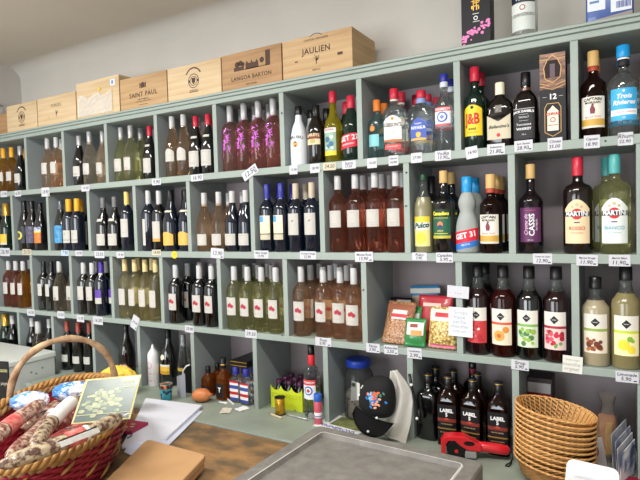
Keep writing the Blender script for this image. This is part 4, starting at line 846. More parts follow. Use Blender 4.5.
# ------------------------------------------------------------------ snack packets in the third shelf
def pouch(name, label, cat, loc, w, h, t, body, lean, rz, front=(), group=None, seal=.012, roll_=0):
    """bulging pillow packet standing on its lower seal, leaning back"""
    r = root(name, label, cat, loc, 0, group); r.rotation_euler = Euler((-lean, roll_, rz))
    bm = bmesh.new(); nx, nz = 12, 14; rr = random.Random(len(label))
    def th(i, j):
        a, b = i / nx, j / nz
        e = (1 - abs(2 * a - 1) ** 3.2) * min(1, math.sin(PI * min(1, max(0, (b - seal / h) / (1 - 2 * seal / h)))) ** .55 if seal / h < b < 1 - seal / h else 0)
        return max(.0006, t / 2 * e)
    V = {}
    for s in (-1, 1):
        for i in range(nx + 1):
            for j in range(nz + 1):
                wr = rr.uniform(-.0012, .0012) if 0 < i < nx and 0 < j < nz else 0
                V[s, i, j] = bm.verts.new((-w / 2 + w * i / nx * 1 + 0, s * (th(i, j) + wr), h * j / nz))
        for i in range(nx):
            for j in range(nz):
                f = bm.faces.new((V[s, i, j], V[s, i + 1, j], V[s, i + 1, j + 1], V[s, i, j + 1])); f.smooth = True
    for i in range(nx):
        for j in (0, nz): bm.faces.new((V[-1, i, j], V[-1, i + 1, j], V[1, i + 1, j], V[1, i, j]))
    for j in range(nz):
        for i in (0, nx): bm.faces.new((V[-1, i, j], V[-1, i, j + 1], V[1, i, j + 1], V[1, i, j]))
    link('pouch', newmesh('pouch', bm, body), r)
    for pi_, (nm, x0, x1, z0, z1, m) in enumerate(front):     # printed patches following the bulge
        bm = bmesh.new(); k = 8
        g = [[bm.verts.new((x, -(th((x + w / 2) / w * nx, z / h * nz)) - .0022 - .0006 * pi_, z)) for z in [z0 + (z1 - z0) * q / k for q in range(k + 1)]] for x in [x0 + (x1 - x0) * q / k for q in range(k + 1)]]
        for i in range(k):
            for j in range(k): f = bm.faces.new((g[i][j], g[i + 1][j], g[i + 1][j + 1], g[i][j + 1])); f.smooth = True
        link(nm, newmesh(nm, bm, m), r)
    return r
def spotted(name, c1, c2, c3, scale):
    if name in MAT: return MAT[name]
    m = mat(name, c1, .3, coat=.3); nt = m.node_tree; b = nt.nodes['Principled BSDF']
    tc = nt.nodes.new('ShaderNodeTexCoord'); v = nt.nodes.new('ShaderNodeTexVoronoi'); v.inputs['Scale'].default_value = scale
    nt.links.new(tc.outputs['Object'], v.inputs['Vector'])
    r = nt.nodes.new('ShaderNodeValToRGB'); r.color_ramp.elements[0].color = hx(c1); r.color_ramp.elements[1].color = hx(c3)
    r.color_ramp.elements[0].position = .15; r.color_ramp.elements[1].position = .75
    e = r.color_ramp.elements.new(.45); e.color = hx(c2)
    nt.links.new(v.outputs['Distance'], r.inputs[0]); nt.links.new(r.outputs[0], b.inputs['Base Color'])
    bp = nt.nodes.new('ShaderNodeBump'); bp.inputs['Strength'].default_value = .5; bp.inputs['Distance'].default_value = .004
    nt.links.new(v.outputs['Distance'], bp.inputs['Height']); nt.links.new(bp.outputs[0], b.inputs['Normal'])
    return m
z3 = S[3] + .004
nuts = spotted('nut_mix', '#c49a6c', '#a97c58', '#7c5238', 130); pnut = spotted('peanuts', '#ead9a0', '#d2b468', '#8a6b3a', 95)
p = at(385, 342, y=.035)
pouch('snack_packet', 'large clear packet of shelled nuts leaning on the left divider', 'snack packet', (p.x + .045, .04, z3), .125, .185, .045, nuts, .46, .0,
      [('header', -.06, .06, .13, .172, mat('packet_brown', '#9a6048', .3, coat=.3)), ('label', -.03, .035, .10, .142, cm('#dcd3cf')), ('label_band', -.03, .04, .108, .124, cm('#c23a45'))], 'snack packets on the third shelf', roll_=.03)
p = at(413, 345, y=.03)
pouch('snack_packet', 'small green packet with white oval label between the nut packets', 'snack packet', (p.x + .008, .025, z3), .088, .115, .034, mat('packet_green', '#2f7d42', .3, coat=.4), .32, .05,
      [('label', -.034, .036, .045, .098, cm('#dfe3d6')), ('picture', -.016, .03, .042, .064, cm('#c79457')), ('crest', -.02, .012, .075, .09, cm('#8f3f3a'))], 'snack packets on the third shelf')
p = at(413, 322, y=.12)
pouch('snack_packet', 'second green packet just behind the small green one', 'snack packet', (p.x - .004, .105, z3), .076, .15, .022, mat('packet_green', ''), .25, -.05,
      [('label', -.03, .03, .07, .12, cm('#cfd8cc'))], 'snack packets on the third shelf')
p = at(441, 350, y=.02)
pouch('snack_packet', 'tall white topped packet of salted peanuts with red stripe', 'snack packet', (p.x, .035, z3), .115, .165, .05, pnut, .2, -.05,
      [('header', -.052, .052, .108, .156, cm('#e2dccb', .4)), ('brand_band', -.03, .052, .124, .142, cm('#c8283a', .4)), ('foot', -.052, .052, .004, .016, cm('#c8607a', .4))], 'snack packets on the third shelf')
p = at(437, 315, y=.15)
pouch('snack_packet', 'red topped packet lying high behind the peanuts', 'snack packet', (p.x - .01, .115, z3), .15, .20, .036, mat('packet_red', '#a92c36', .35, coat=.3), .26, -.05,
      [('print', -.05, .03, .15, .165, cm('#d9b3a8'))], 'snack packets on the third shelf')
p = at(428, 300, y=.19)
pouch('snack_packet', 'blue striped packet behind the red topped packet', 'snack packet', (p.x - .02, .222, z3), .13, .225, .020, cm('#3f86b8', .35), .12, -.03,
      [('stripe', -.07, .07, .19, .212, cm('#d6d4cc')), ('picture', -.06, .06, .10, .18, cm('#b8a489'))], 'snack packets on the third shelf', roll_=-.06)
p = at(402, 305, y=.2)
pouch('snack_packet', 'black packet with white swirl at the back left of the snack bay', 'snack packet', (p.x - .006, .19, z3), .10, .17, .024, cm('#241e28', .3), .14, .03,
      [('swirl', -.02, .045, .12, .16, cm('#c5bfc0')), ('foot', -.05, .05, .05, .09, cm('#4d5a58'))], 'snack packets on the third shelf')

# ------------------------------------------------------------------ small things on the ledge
z4 = .8605
def cyl(name, m, parent, r, z0, z1, seg=20, r2=None, loc=(0, 0, 0), rot=None):
    r2 = r2 or r
    return link(name, lm(name, [(r * .96, z0), (r, z0 + .001), (r2, z1 - .001), (r2 * .96, z1)], m, seg=seg), parent, loc, rot)
def on(u, v, z=z4): return at(u, v, z=z)
# white aerosol
p = on(153.5, 387); p.z = z4; p.y = max(p.y, -.02)
p.x = at(153.5, 370, y=.05).x
r = root('aerosol_can', 'white aerosol can with domed top and pink ring print on the ledge', 'spray can', (p.x, .05, z4))
link('can_body', lm('can_body', [(.029, 0), (.031, .003), (.031, .17), (.028, .185), (.018, .2), (.011, .208), (.009, .216), (.006, .225), (.004, .232)], mat('can_white', '#dfe0e3', .25, coat=.4)), r)
bm = bmesh.new()
for i in range(14):
    a0, a1 = 2 * PI * i / 14, 2 * PI * (i + 1) / 14
    def q(a, rr):
        x, z = rr * math.cos(a), .12 + rr * math.sin(a); th = x / .031; return bm.verts.new((.0316 * math.sin(th), -.0316 * math.cos(th), z))
    bm.faces.new((q(a0, .018), q(a1, .018), q(a1, .015), q(a0, .015)))
for z in (.03, .07):
    vs0 = [(t, zz) for t in (-.9, -.3, .3, .9) for zz in (z, z + .008)]
    for k in range(3):
        V4 = [bm.verts.new((.0316 * math.sin(t), -.0316 * math.cos(t), zz)) for t, zz in ((-.9 + .6 * k, z), (-.3 + .6 * k, z), (-.3 + .6 * k, z + .008), (-.9 + .6 * k, z + .008))]; bm.faces.new(V4)
link('ring_print', newmesh('ring_print', bm, cm('#dc6f78')), r)
# patterned cup
p = on(163.5, 401)
r = root('cup', 'small blue and orange patterned cup between aerosol and paper', 'cup', (p.x, p.y + .02, z4))
link('cup_body', lm('cup_body', [(.024, 0), (.026, .002), (.033, .085), (.030, .085), (.024, .006)], mat('cup_print', '#3fa0b4', .4, col2='#20262e', nscale=35, sharp=(.42, .5)), capends=True), r)
cyl('cup_band', mat('cup_band', '#d9824a', .4, col2='#2a2026', nscale=50, sharp=(.45, .55)), r, .0335, .062, .083, r2=.0345)
# folded white paper and black panel
p = on(177, 399)
r = root('folded_paper', 'upright folded white paper sheet beside the orange onion', 'paper', (p.x, p.y + .03, z4), -.1)
bm = bmesh.new(); fr = [(-.03, 0), (.004, -.008), (.03, .006)]
A_ = [bm.verts.new((x, y, 0)) for x, y in fr]; B_ = [bm.verts.new((x, y, .105 + .012 * i)) for i, (x, y) in enumerate(fr)]
for i in range(2): bm.faces.new((A_[i], A_[i + 1], B_[i + 1], B_[i]))
ex = bmesh.ops.solidify(bm, geom=bm.faces[:], thickness=.001)
link('sheet', newmesh('sheet', bm, mat('cool_paper', '#cfd2de', .7)), r)
p = at(187, 385, y=.03)
r = root('tablet_case', 'black flat case with pale curved edge leaning by the divider', 'case', (p.x, .035, z4), .25)
boxo('case', BLK, r, -.022, .022, -.006, .006, 0, .155, bev=.003)
bm = bmesh.new(); tube(bm, [(-.025, -.01, .004), (-.024, -.011, .08), (-.016, -.011, .125), (.004, -.011, .148), (.024, -.011, .155)], .0042, 8); link('edge_trim', newmesh('edge_trim', bm, white, True), r)
# onion
p = on(197, 404)
r = root('onion', 'pale orange onion lying on the ledge beside the papers', 'onion', (p.x, p.y + .035, z4 + .0345), .3, rot=(0, PI / 2 - .1, .3))
link('bulb', lm('bulb', [(.004, -.052), (.018, -.046), (.032, -.025), (.0345, 0), (.032, .022), (.022, .038), (.009, .047), (.006, .058)], mat('onion_skin', '#d98a54', .4, col2='#c26a3c', nscale=10, stretch=(1, 1, .3), coat=.2)), r)
# receipts
for i, (u, v, a, w_, h_, lab) in enumerate(((226, 411, .5, .05, .075, 'crumpled cream receipt on the ledge left of the tiny bottles'), (242, 409, -.3, .05, .06, 'thin translucent wrapper on the ledge under the blue capped bottles'), (223, 403, .1, .05, .02, 'narrow folded paper strip near the tequila bottle'))):
    p = on(u, v); r = root('receipt', lab, 'paper', (p.x, p.y, z4 + .0003), a)
    bm = bmesh.new(); n = 6; g = [[bm.verts.new((-w_ / 2 + w_ * i2 / n, -h_ / 2 + h_ * j / n, .0004 + random.random() * .0035)) for j in range(n + 1)] for i2 in range(n + 1)]
    for i2 in range(n):
        for j in range(n): bm.faces.new((g[i2][j], g[i2 + 1][j], g[i2 + 1][j + 1], g[i2][j + 1]))
    link('paper', newmesh('paper', bm, cm('#d9d3c2') if i == 0 else white), r)
p = on(230, 402); r = root('pen', 'white pen lying across the ledge by the letter T bottle', 'pen', (p.x, p.y, z4 + .0045), 0, rot=(0, PI / 2, -.55))
link('barrel', lm('barrel', [(.002, -.06), (.004, -.05), (.0043, .05), (.003, .06)], white, seg=10), r)
# dark carton lying on the tiny bottles
r = root('flat_carton', 'long black and gold carton lying on top of the small bottles', 'box', (at(236, 352, y=.04).x, .035, z4 + .1785), 0)
boxo('carton', BLK, r, -.035, .07, 0, .235, 0, .032)
bm = bmesh.new()
for z in (.006, .024): rect(bm, -.034, .069, z, z + .0035, -.0006)
link('gilt_lines', newmesh('gilt_lines', bm, goldfoil), r)
# beer carrier
p0, p1 = at(268, 400, y=.03), at(299.5, 404, y=.03)
xc = (p0.x + p1.x) / 2; W = (p1.x - p0.x) / 2
r = root('bottle_carrier', 'yellow green cardboard bottle carrier with scalloped top and purple capped bottles', 'carton', (xc, .055, z4), 0)
lime = mat('lime_card', '#cddc2a', .5, col2='#b9c926', nscale=8)
def scal(y, t=.002):
    bm = bmesh.new(); n = 30; top = []
    for i in range(n + 1):
        x = -W + 2 * W * i / n; ph = (i / n * 3) % 1
        top.append((x, .108 - .024 * math.sin(PI * ph) ** .6 * (1 if 0 < i < n else 0) + .004))
    f = bm.faces.new([bm.verts.new((a, y, b)) for a, b in [(W, 0), (-W, 0)][::-1] + top[::-1]])
    ex = bmesh.ops.extrude_face_region(bm, geom=[f]); bmesh.ops.translate(bm, vec=(0, t, 0), verts=[g for g in ex['geom'] if isinstance(g, bmesh.types.BMVert)])
    return newmesh('panel', bm, lime)
link('front_panel', scal(0), r); link('back_panel', scal(.168), r)
for x in (-W, W - .002): boxo('side_panel', lime, r, x, x + .002, .002, .168, 0, .09, bev=0)
boxo('base', lime, r, -W, W, .002, .168, 0, .002, bev=0)
bm = bmesh.new()
for row in range(2):
    for i in range(9):
        x = -W * .85 + W * 1.7 * i / 8
        tube(bm, [(x - .006, -.0008, .075 - row * .012), (x, -.0008, .068 - row * .012), (x + .006, -.0008, .075 - row * .012)], .0009, 5)
link('printed_loops', newmesh('printed_loops', bm, cm('#9aa81e')), r)
cappl = mat('cap_plum', '#4a2040', .3, metal=.3)
K['mini'] = Kind('small dark beer bottle with plum crown cap', 'bottle', 'beer_bottle', [(.024, 0), (.0255, .003), (.0255, .07), (.02, .09), (.0125, .108), (.0115, .125)], 'brown', [(.112, .13, .0175, cappl, .0155)])
k = 0
for j in range(3):
    for i in range(3):
        k += 1
        place('mini', (xc - W * .66 + W * .66 * i, .087 + .052 * j, z4 + .0025), 0, 'small plum capped beer bottle in the yellow carrier, %s row, %s' % (('front', 'middle', 'rear')[j], ('left', 'centre', 'right')[i]), 'beer bottles in the yellow carrier')
# ribbon spool
p = on(286.5, 412)
r = root('ribbon_spool', 'shiny gold spool of ribbon standing before the yellow carrier', 'spool', (p.x - .012, -.005, z4))
cyl('flange', BLK, r, .026, 0, .004); cyl('flange', BLK, r, .026, .078, .082)
cyl('ribbon', mat('gold_ribbon', '#d9a93a', .25, metal=.8, bump=.2, bscale=8, stretch=(1, 1, 20)), r, .024, .0045, .0775)
# pens, marker
for (u, v, a, L_, c, lab) in ((276, 417, -.25, .08, '#d8c9a8', 'cream wooden stick lying left of the silver pen'), (297, 418, -.1, .12, '#b9bcc2', 'silver pen on the ledge near the grey tray'), (303, 411, .6, .07, '#c9ccd2', 'short steel clip pen between spool and red can')):
    p = on(u, v); r = root('pen', lab, 'pen', (p.x, p.y, z4 + .005), 0, rot=(0, PI / 2, a))
    link('barrel', lm('barrel', [(.002, -L_ / 2), (.0045, -L_ / 2 + .01), (.0048, L_ / 2 - .01), (.0035, L_ / 2)], mat('pen_' + c[1:], c, .3, metal=.6 if c != '#d8c9a8' else 0), seg=10), r)
    link('tip', lm('tip', [(.0015, -L_ / 2 - .006), (.0022, -L_ / 2 - .0002)], ink, seg=8), r)
p = on(311, 417); r = root('glass_jar', 'tiny overturned clear glass jar near the red can', 'jar', (p.x, p.y, z4 + .014), 0, rot=(PI / 2, 0, .6))
link('jar_body', lm('jar_body', [(.012, -.016), (.0135, -.014), (.0135, .012), (.011, .016)], G['clear'], seg=14), r); cyl('lid', capgrey, r, .0135, .0165, .023)
p = at(319.5, 400, y=-.02)
r = root('canister', 'red and white striped canister with blue cap beside the divider', 'canister', (p.x - .003, -.03, z4))
link('body', lm('body', [(.016, 0), (.0175, .002), (.0175, .1), (.016, .103)], cm('#c8586a', .3)), r)
cyl('cap', mat('cap_bright_blue', '#2c63c4', .35), r, .0178, .1035, .135); cyl('band', cm('#e4dfe4', .3), r, .0179, .03, .055); cyl('stripe', inkblue, r, .0181, .036, .041)
# big jar with blue lid
r = root('storage_jar', 'large clear jar with blue lid and brown contents on the ledge', 'jar', (at(357, 390, y=.11).x, .13, z4), 0)
link('jar_body', lm('jar_body', [(.062, 0), (.067, .006), (.067, .19), (.058, .215), (.05, .225), (.05, .235)], glass('jar_plastic', '#b9bdbd', tr=.92, ior=1.1), seg=28), r)
link('contents', lm('contents', [(.055, .006), (.06, .02), (.058, .10), (.045, .125), (.02, .13)], mat('brown_contents', '#4a3a34', .5, col2='#9a8a7a', nscale=40, bump=.6, bscale=50, sharp=(.5, .62)), seg=20), r)
cyl('lid', mat('lid_blue', '#1f3fae', .35), r, .056, .2355, .268, seg=28)
bm = bmesh.new(); poly(bm, [(-.012, .09), (.034, .10), (.036, .175), (-.004, .185)], -.0635); link('sachet', newmesh('sachet', bm, cm('#cfcdc6')), r)
bm = bmesh.new(); poly(bm, [(-.004, .155), (.003, .156), (.014, .172), (.008, .176)], -.0642); poly(bm, [(.01, .155), (.016, .157), (.002, .176), (-.002, .172)], -.0643); poly(bm, [(-.006, .163), (.018, .164), (.018, .168), (-.006, .168)], -.0644); link('sachet_print', newmesh('sachet_print', bm, ink), r)
# leaflet under it
r = root('leaflet', 'glossy white leaflet with olive picture and blue capitals before the jar', 'leaflet', (on(343, 424).x + .01, .0, z4 + .0005), -.12)
boxo('sheet', white, r, -.11, .11, -.075, .085, 0, .002, bev=0)
bm = bmesh.new()
def flat(x0, x1, y0, y1, z): bm.faces.new([bm.verts.new(q) for q in ((x0, y0, z), (x1, y0, z), (x1, y1, z), (x0, y1, z))])
flat(-.06, .10, -.022, .08, .0024); link('picture', newmesh('picture', bm, mat('leaflet_olive', '#8c8f5a', .3, col2='#56603a', nscale=30)), r)
flat_text('VIGNERONS', .032, inkblue, r, (.0, -.045, .0026), (0, 0, 0), bold=.0008)

# ------------------------------------------------------------------ black cap and white cloth on the divider
r = root('baseball_cap', 'black baseball cap with blue and coral flower embroidery hung on the divider', 'cap', at(380, 401, y=-.062), rot=(0, .12, 0)); r.scale = (1.2, 1, 1.13)
felt = mat('black_felt', '#101013', .85, noise=.2, nscale=60)
# crown seen face on: a dome pushed toward the viewer
outline = [(-.07, -.05), (-.078, -.01), (-.074, .035), (-.055, .068), (-.025, .09), (.012, .098), (.040, .088), (.052, .055), (.058, .01), (.056, -.03), (.035, -.056), (-.02, -.066)]
bm = bmesh.new(); lay = 6; rings = []
for k in range(lay + 1):
    s = math.cos(PI / 2 * k / lay) ** .75 if k < lay else 0; d = -.055 * math.sin(PI / 2 * k / lay)
    if k == lay: apex = bm.verts.new((-.01, d, .015)); break
    rings.append([bm.verts.new((-.01 + (x + .01) * s, d, .015 + (z - .015) * s)) for x, z in outline])
for a_, b_ in zip(rings, rings[1:]):
    for i in range(12): bm.faces.new((a_[i], a_[(i + 1) % 12], b_[(i + 1) % 12], b_[i]))
for i in range(12): bm.faces.new((rings[-1][i], rings[-1][(i + 1) % 12], apex))
o = link('crown', newmesh('crown', bm, felt, True), r); md = o.modifiers.new('s', 'SUBSURF'); md.levels = md.render_levels = 2
# bill, curved and hanging below
bm = bmesh.new(); nx, ny = 14, 6; g = []
for i in range(nx + 1):
    t = -1 + 2 * i / nx; col_ = []
    for j in range(ny + 1):
        q = j / ny; x = t * (.072 - .006 * q); drop = .055 * q * math.sqrt(max(.02, 1 - t * t * .92))
        col_.append(bm.verts.new((x - .012, -.01 - .045 * q - .028 * (1 - t * t), -.050 - drop - .012 * t)))
    g.append(col_)
for i in range(nx):
    for j in range(ny): bm.faces.new((g[i][j], g[i + 1][j], g[i + 1][j + 1], g[i][j + 1]))
bmesh.ops.solidify(bm, geom=bm.faces[:], thickness=.003)
link('bill', newmesh('bill', bm, felt, True), r)
def dome(x, z):
    # depth of the crown at a point of its front
    d = math.hypot((x + .01) / .066, (z - .015) / .08); d = min(.98, d)
    return -.055 * math.sqrt(1 - d ** 2.1) - .0035
rr = random.Random(9)
for nm, cc, n, cx, cz, sp in (('coral_flowers', '#e0603f', 16, -.002, .035, .016), ('blue_flowers', '#2f74b8', 16, -.004, .018, .016), ('pale_blue_flowers', '#7fb0d6', 8, -.016, .024, .008), ('peach_flowers', '#e8a07f', 10, .006, .006, .012), ('green_leaves', '#3f7f6a', 5, .012, .038, .012)):
    bm = bmesh.new()
    for i in range(n):
        x, z = cx + rr.gauss(0, sp * .7), cz + rr.gauss(0, sp * .75)
        m_ = Matrix.Translation((x, dome(x, z), z)) @ Matrix.Rotation(rr.uniform(0, 3), 4, 'Y') @ Matrix.Diagonal((.0075, .0024, .0048, 1))
        bmesh.ops.create_icosphere(bm, subdivisions=1, radius=1, matrix=m_)
    o = link(nm, newmesh(nm, bm, cm(cc, .8)), r); o['kind'] = 'stuff'
for x, z in ((-.066, .012), (-.062, .04), (-.058, .048)):
    m_ = bmesh.new(); bmesh.ops.create_uvsphere(m_, u_segments=10, v_segments=6, radius=.0045 if z < .02 else .003); link('white_dot', newmesh('white_dot', m_, white, True), r, (x, dome(x, z) + .004, z))
for x, y, z in ((-.004, -.085, -.088), (.012, -.055, -.043)):
    m_ = bmesh.new(); bmesh.ops.create_uvsphere(m_, u_segments=10, v_segments=6, radius=.0045); link('white_dot', newmesh('white_dot', m_, white, True), r, (x, y, z))
# white cloth behind the cap: draped strip with folds
p = at(402, 405, y=-.02)
r = root('cloth', 'crumpled white cloth hanging behind the black cap on the divider', 'cloth', (p.x, -.012, p.z))
bm = bmesh.new(); nu, nv = 16, 22; g = []
left = [(-.05, .135), (-.055, .09), (-.05, .05), (-.05, 0), (-.06, -.05), (-.085, -.11)]; right = [(-.02, .142), (.012, .10), (.036, .06), (.045, .02), (.042, -.06), (.022, -.15)]
def ip(L, t):
    s = t * (len(L) - 1); i = min(len(L) - 2, int(s)); f_ = s - i; return (L[i][0] * (1 - f_) + L[i + 1][0] * f_, L[i][1] * (1 - f_) + L[i + 1][1] * f_)
for j in range(nv + 1):
    a_, b_ = ip(left, j / nv), ip(right, j / nv); row = []
    for i in range(nu + 1):
        s = i / nu; row.append(bm.verts.new((a_[0] + (b_[0] - a_[0]) * s, -.018 * math.sin(PI * s) - .008 * math.sin(s * 9 + j * .22) - .03 * (j / nv) ** 2, a_[1] + (b_[1] - a_[1]) * s)))
    g.append(row)
for j in range(nv):
    for i in range(nu): bm.faces.new((g[j][i], g[j][i + 1], g[j + 1][i + 1], g[j + 1][i]))
bmesh.ops.solidify(bm, geom=bm.faces[:], thickness=.003)
link('fabric', newmesh('fabric', bm, mat('white_cloth', '#f0ede6', .9, bump=.2, bscale=40), True), r)
# small black lanyard with a white bead at the divider
p = at(414, 416, y=-.012)
r = root('lanyard', 'black cord with white beads hanging beside the white cloth', 'cord', (p.x + .014, -.010, p.z))
bm = bmesh.new(); tube(bm, [(-.03, -.004, .17), (-.02, -.005, .12), (-.002, -.006, .05), (.005, -.008, 0), (.004, -.008, -.03), (.012, -.006, -.012), (.008, -.006, .03)], .006, 8); link('cord', newmesh('cord', bm, BLK, True), r)
for q in ((.004, -.018, -.002), (-.018, -.014, .13)):
    m_ = bmesh.new(); bmesh.ops.create_uvsphere(m_, u_segments=10, v_segments=6, radius=.006); link('bead', newmesh('bead', m_, white, True), r, q)

# ------------------------------------------------------------------ grey lidded box in the foreground
c0, c1 = at(318, 425, z=1.0), at(482, 465, z=1.0)
ang = -.045; LN = (c1 - c0).length
r = root('grey_tray', 'large scuffed grey plastic tray with raised pale rim in the foreground', 'tray', (c0.x, c0.y, .0), 0, rot=(0, 0, ang))
gpl = mat('grey_plastic', '#7f7c77', .55, noise=.25, nscale=25, bump=.15, bscale=80, col2='#6a6763')
D = .62
def rrect(x0, x1, y0, y1, rad, z, bm, n=5):
    out = []
    for cx, cy, a0 in ((x1 - rad, y1 - rad, 0), (x0 + rad, y1 - rad, PI / 2), (x0 + rad, y0 + rad, PI), (x1 - rad, y0 + rad, 3 * PI / 2)):
        for i in range(n + 1): a = a0 + PI / 2 * i / n; out.append(bm.verts.new((cx + rad * math.cos(a), cy + rad * math.sin(a), z)))
    return out
bm = bmesh.new(); layers = []
for ins, z, rad in ((.006, .862, .02), (0, .90, .022), (0, .992, .022), (.004, 1.0, .02), (.046, 1.0, .018), (.049, 1.0035, .016), (.052, 1.0035, .015), (.058, .988, .012)):
    layers.append(rrect(ins, LN - ins, -D + ins, -ins, rad, z, bm))
nn = len(layers[0])
for li, (a_, b_) in enumerate(zip(layers, layers[1:])):
    for i in range(nn):
        f = bm.faces.new((a_[i], a_[(i + 1) % nn], b_[(i + 1) % nn], b_[i])); f.material_index = 1 if li in (4, 5) else 0
bm.faces.new(layers[0][::-1]); bm.faces.new(layers[-1])
link('tray_body', newmesh('tray_body', bm, [gpl, mat('rim_pale', '#d2d1cc', .4)]), r)

# ------------------------------------------------------------------ red tape dispenser
p = on(466, 458, .90)
r = root('tape_gun', 'red and black packing tape dispenser lying before the black label whisky', 'tape dispenser', (p.x, -.062, z4 + .001), 0, rot=(0, 0, .32))
redp = mat('red_plastic', '#d3202c', .3, coat=.4)
def extr(pts, y0, y1, m, name, parent, bev=.003):
    bm = bmesh.new(); f = bm.faces.new([bm.verts.new((x, y0, z)) for x, z in pts])
    ex = bmesh.ops.extrude_face_region(bm, geom=[f]); bmesh.ops.translate(bm, vec=(0, y1 - y0, 0), verts=[g for g in ex['geom'] if isinstance(g, bmesh.types.BMVert)])
    if bev: bmesh.ops.bevel(bm, geom=bm.edges[:], offset=bev, segments=2, affect='EDGES', profile=.5)
    return link(name, newmesh(name, bm, m), parent)
extr([(-.115, .0), (-.116, .06), (-.102, .082), (-.07, .086), (-.03, .086), (.0, .07), (.03, .056), (.028, .032), (-.02, .034), (-.045, .05), (-.065, .068), (-.088, .066), (-.098, .05), (-.098, .0)], -.022, .022, redp, 'frame', r)
bm = bmesh.new(); tube(bm, [(.018, 0, .045), (.04, 0, .044), (.085, 0, .040), (.122, 0, .036), (.13, 0, .034)], [.017, .0185, .0195, .018, .010], 14); link('handle', newmesh('handle', bm, redp, True), r)
cyl('hub', BLK, r, .034, -.02, .02, seg=24, loc=(-.062, 0, .036), rot=(PI / 2, 0, 0))
cyl('hub_cap', redp, r, .007, .0205, .024, seg=12, loc=(-.06, 0, .03), rot=(PI / 2, 0, 0))
bm = bmesh.new(); vs = [bm.verts.new((-.014 + .020 * math.cos(2 * PI * i / 18), -.0228, .062 + .0085 * math.sin(2 * PI * i / 18))) for i in range(18)]; bm.faces.new(vs); link('knob', newmesh('knob', bm, BLK), r)
boxo('tape_roll', capgrey, r, -.03, .012, -.02, .02, .004, .032, bev=.004)
bm = bmesh.new(); tube(bm, [(.128, 0, .034), (.139, 0, .030), (.14, -.01, .012), (.128, -.028, .003), (.112, -.045, .003), (.108, -.056, .003), (.118, -.058, .003), (.126, -.045, .003), (.134, -.026, .005)], .0022, 8); link('wrist_loop', newmesh('wrist_loop', bm, BLK, True), r)

# ------------------------------------------------------------------ stack of rattan bowls
rat = mat('rattan', '#e8bd80', .5, col2='#cf9c5a', nscale=60, stretch=(1, 1, 2.5), bump=.3, bscale=90)
rat2 = mat('rattan_inner', '#dfab6c', .5, col2='#c48f50', nscale=40, bump=.3, bscale=90)
def bowl_meshes():
    A, Bm = .121, .096; H = .055
    bm = bmesh.new(); n = 60; lev = 9; V = []
    for j in range(lev + 1):
        q = j / lev; row = []; s = .80 + .20 * q ** .9
        for i in range(n):
            a = 2 * PI * i / n; wv_ = .0017 * (1 if (i + j) % 2 else -1)
            row.append(bm.verts.new(((A * s + wv_) * math.cos(a), (Bm * s + wv_) * math.sin(a), H * q)))
        V.append(row)
    for j in range(lev):
        for i in range(n): f = bm.faces.new((V[j][i], V[j][(i + 1) % n], V[j + 1][(i + 1) % n], V[j + 1][i])); f.smooth = True
    bm.faces.new(V[0][::-1])
    bmesh.ops.solidify(bm, geom=bm.faces[:], thickness=.0016)
    wall = newmesh('wall', bm, rat)
    bm = bmesh.new()
    for k in range(2):
        tube(bm, [((A + .0042 + .0014 * math.cos(22 * a + k * PI)) * math.cos(a), (Bm + .0042 + .0014 * math.cos(22 * a + k * PI)) * math.sin(a), H + .002 * math.sin(22 * a + k * PI)) for a in [2 * PI * i / 132 for i in range(132)]], .0023, 5, closed=True)
    rim = newmesh('rim', bm, rat2, True)
    bm = bmesh.new()
    for i in range(36):
        a = 2 * PI * i / 36
        tube(bm, [((A * s - .0035) * math.cos(a), (Bm * s - .0035) * math.sin(a), H * q) for q, s in ((.05, .81), (.35, .875), (.7, .943), (.97, .99))], .0016, 5)
    st = newmesh('stakes', bm, rat2)
    return wall, rim, st
wall_me, rim_me, st_me = bowl_meshes()
bp = at(551, 440, y=-.125)
NB = 12
for k in range(NB):
    t = k / (NB - 1)
    lab = 'oval rattan bread basket, %s of the leaning stack' % ('topmost, open' if k == NB - 1 else ('lowest' if k == 0 else '%s from the bottom' % ORDX[k]))
    r = root('rattan_basket', lab, 'basket', (bp.x + .006 * t, -.125, z4 + .0145 + .0165 * k + (.001 if k else 0)), 0, 'stacked rattan baskets', rot=(-.01, .13, 0))
    link('wall', wall_me, r); link('rim', rim_me, r)
    if k == NB - 1: link('stakes', st_me, r)

# ------------------------------------------------------------------ last bay: papers and packets
p = at(536, 395, y=.2)
r = root('storage_box', 'dark storage box with pale front panel behind the rattan baskets', 'box', (p.x, .17, z4), 0)
boxo('box_body', cm('#4a4043'), r, -.028, .062, 0, .10, 0, .262, bev=.002)
boxo('pale_panel', cm('#c9c7c8', .4), r, -.026, .058, -.004, -.0005, .205, .245, bev=.001); boxo('red_band', cm('#a8243a', .4), r, -.027, .060, -.005, -.0005, .13, .2035, bev=.001)
p = at(606, 430, y=.12)
r = root('bread_bag', 'clear plastic bag holding an orange and yellow packet in the last bay', 'bag', (p.x + .005, .13, z4), .1)
bm = bmesh.new(); lathe(bm, [(.032, 0), (.045, .02), (.048, .09), (.036, .15), (.018, .19), (.022, .22), (.035, .245)], 14, .9, .6, capends=False)
for v in bm.verts: v.co += Vector((random.uniform(-.003, .003), random.uniform(-.003, .003), 0))
link('clear_film', newmesh('clear_film', bm, mat('clear_film', '#d9d0c6', .15, trans=.85, ior=1.05, alpha=1)), r)
boxo('yellow_packet', cm('#d9b04a', .4), r, -.008, .012, -.018, -.008, .03, .145, bev=.003); boxo('orange_packet', mat('crust', '#b8683a', .6, col2='#d9a05f', nscale=20), r, -.03, .028, -.006, .014, .02, .17, bev=.008)
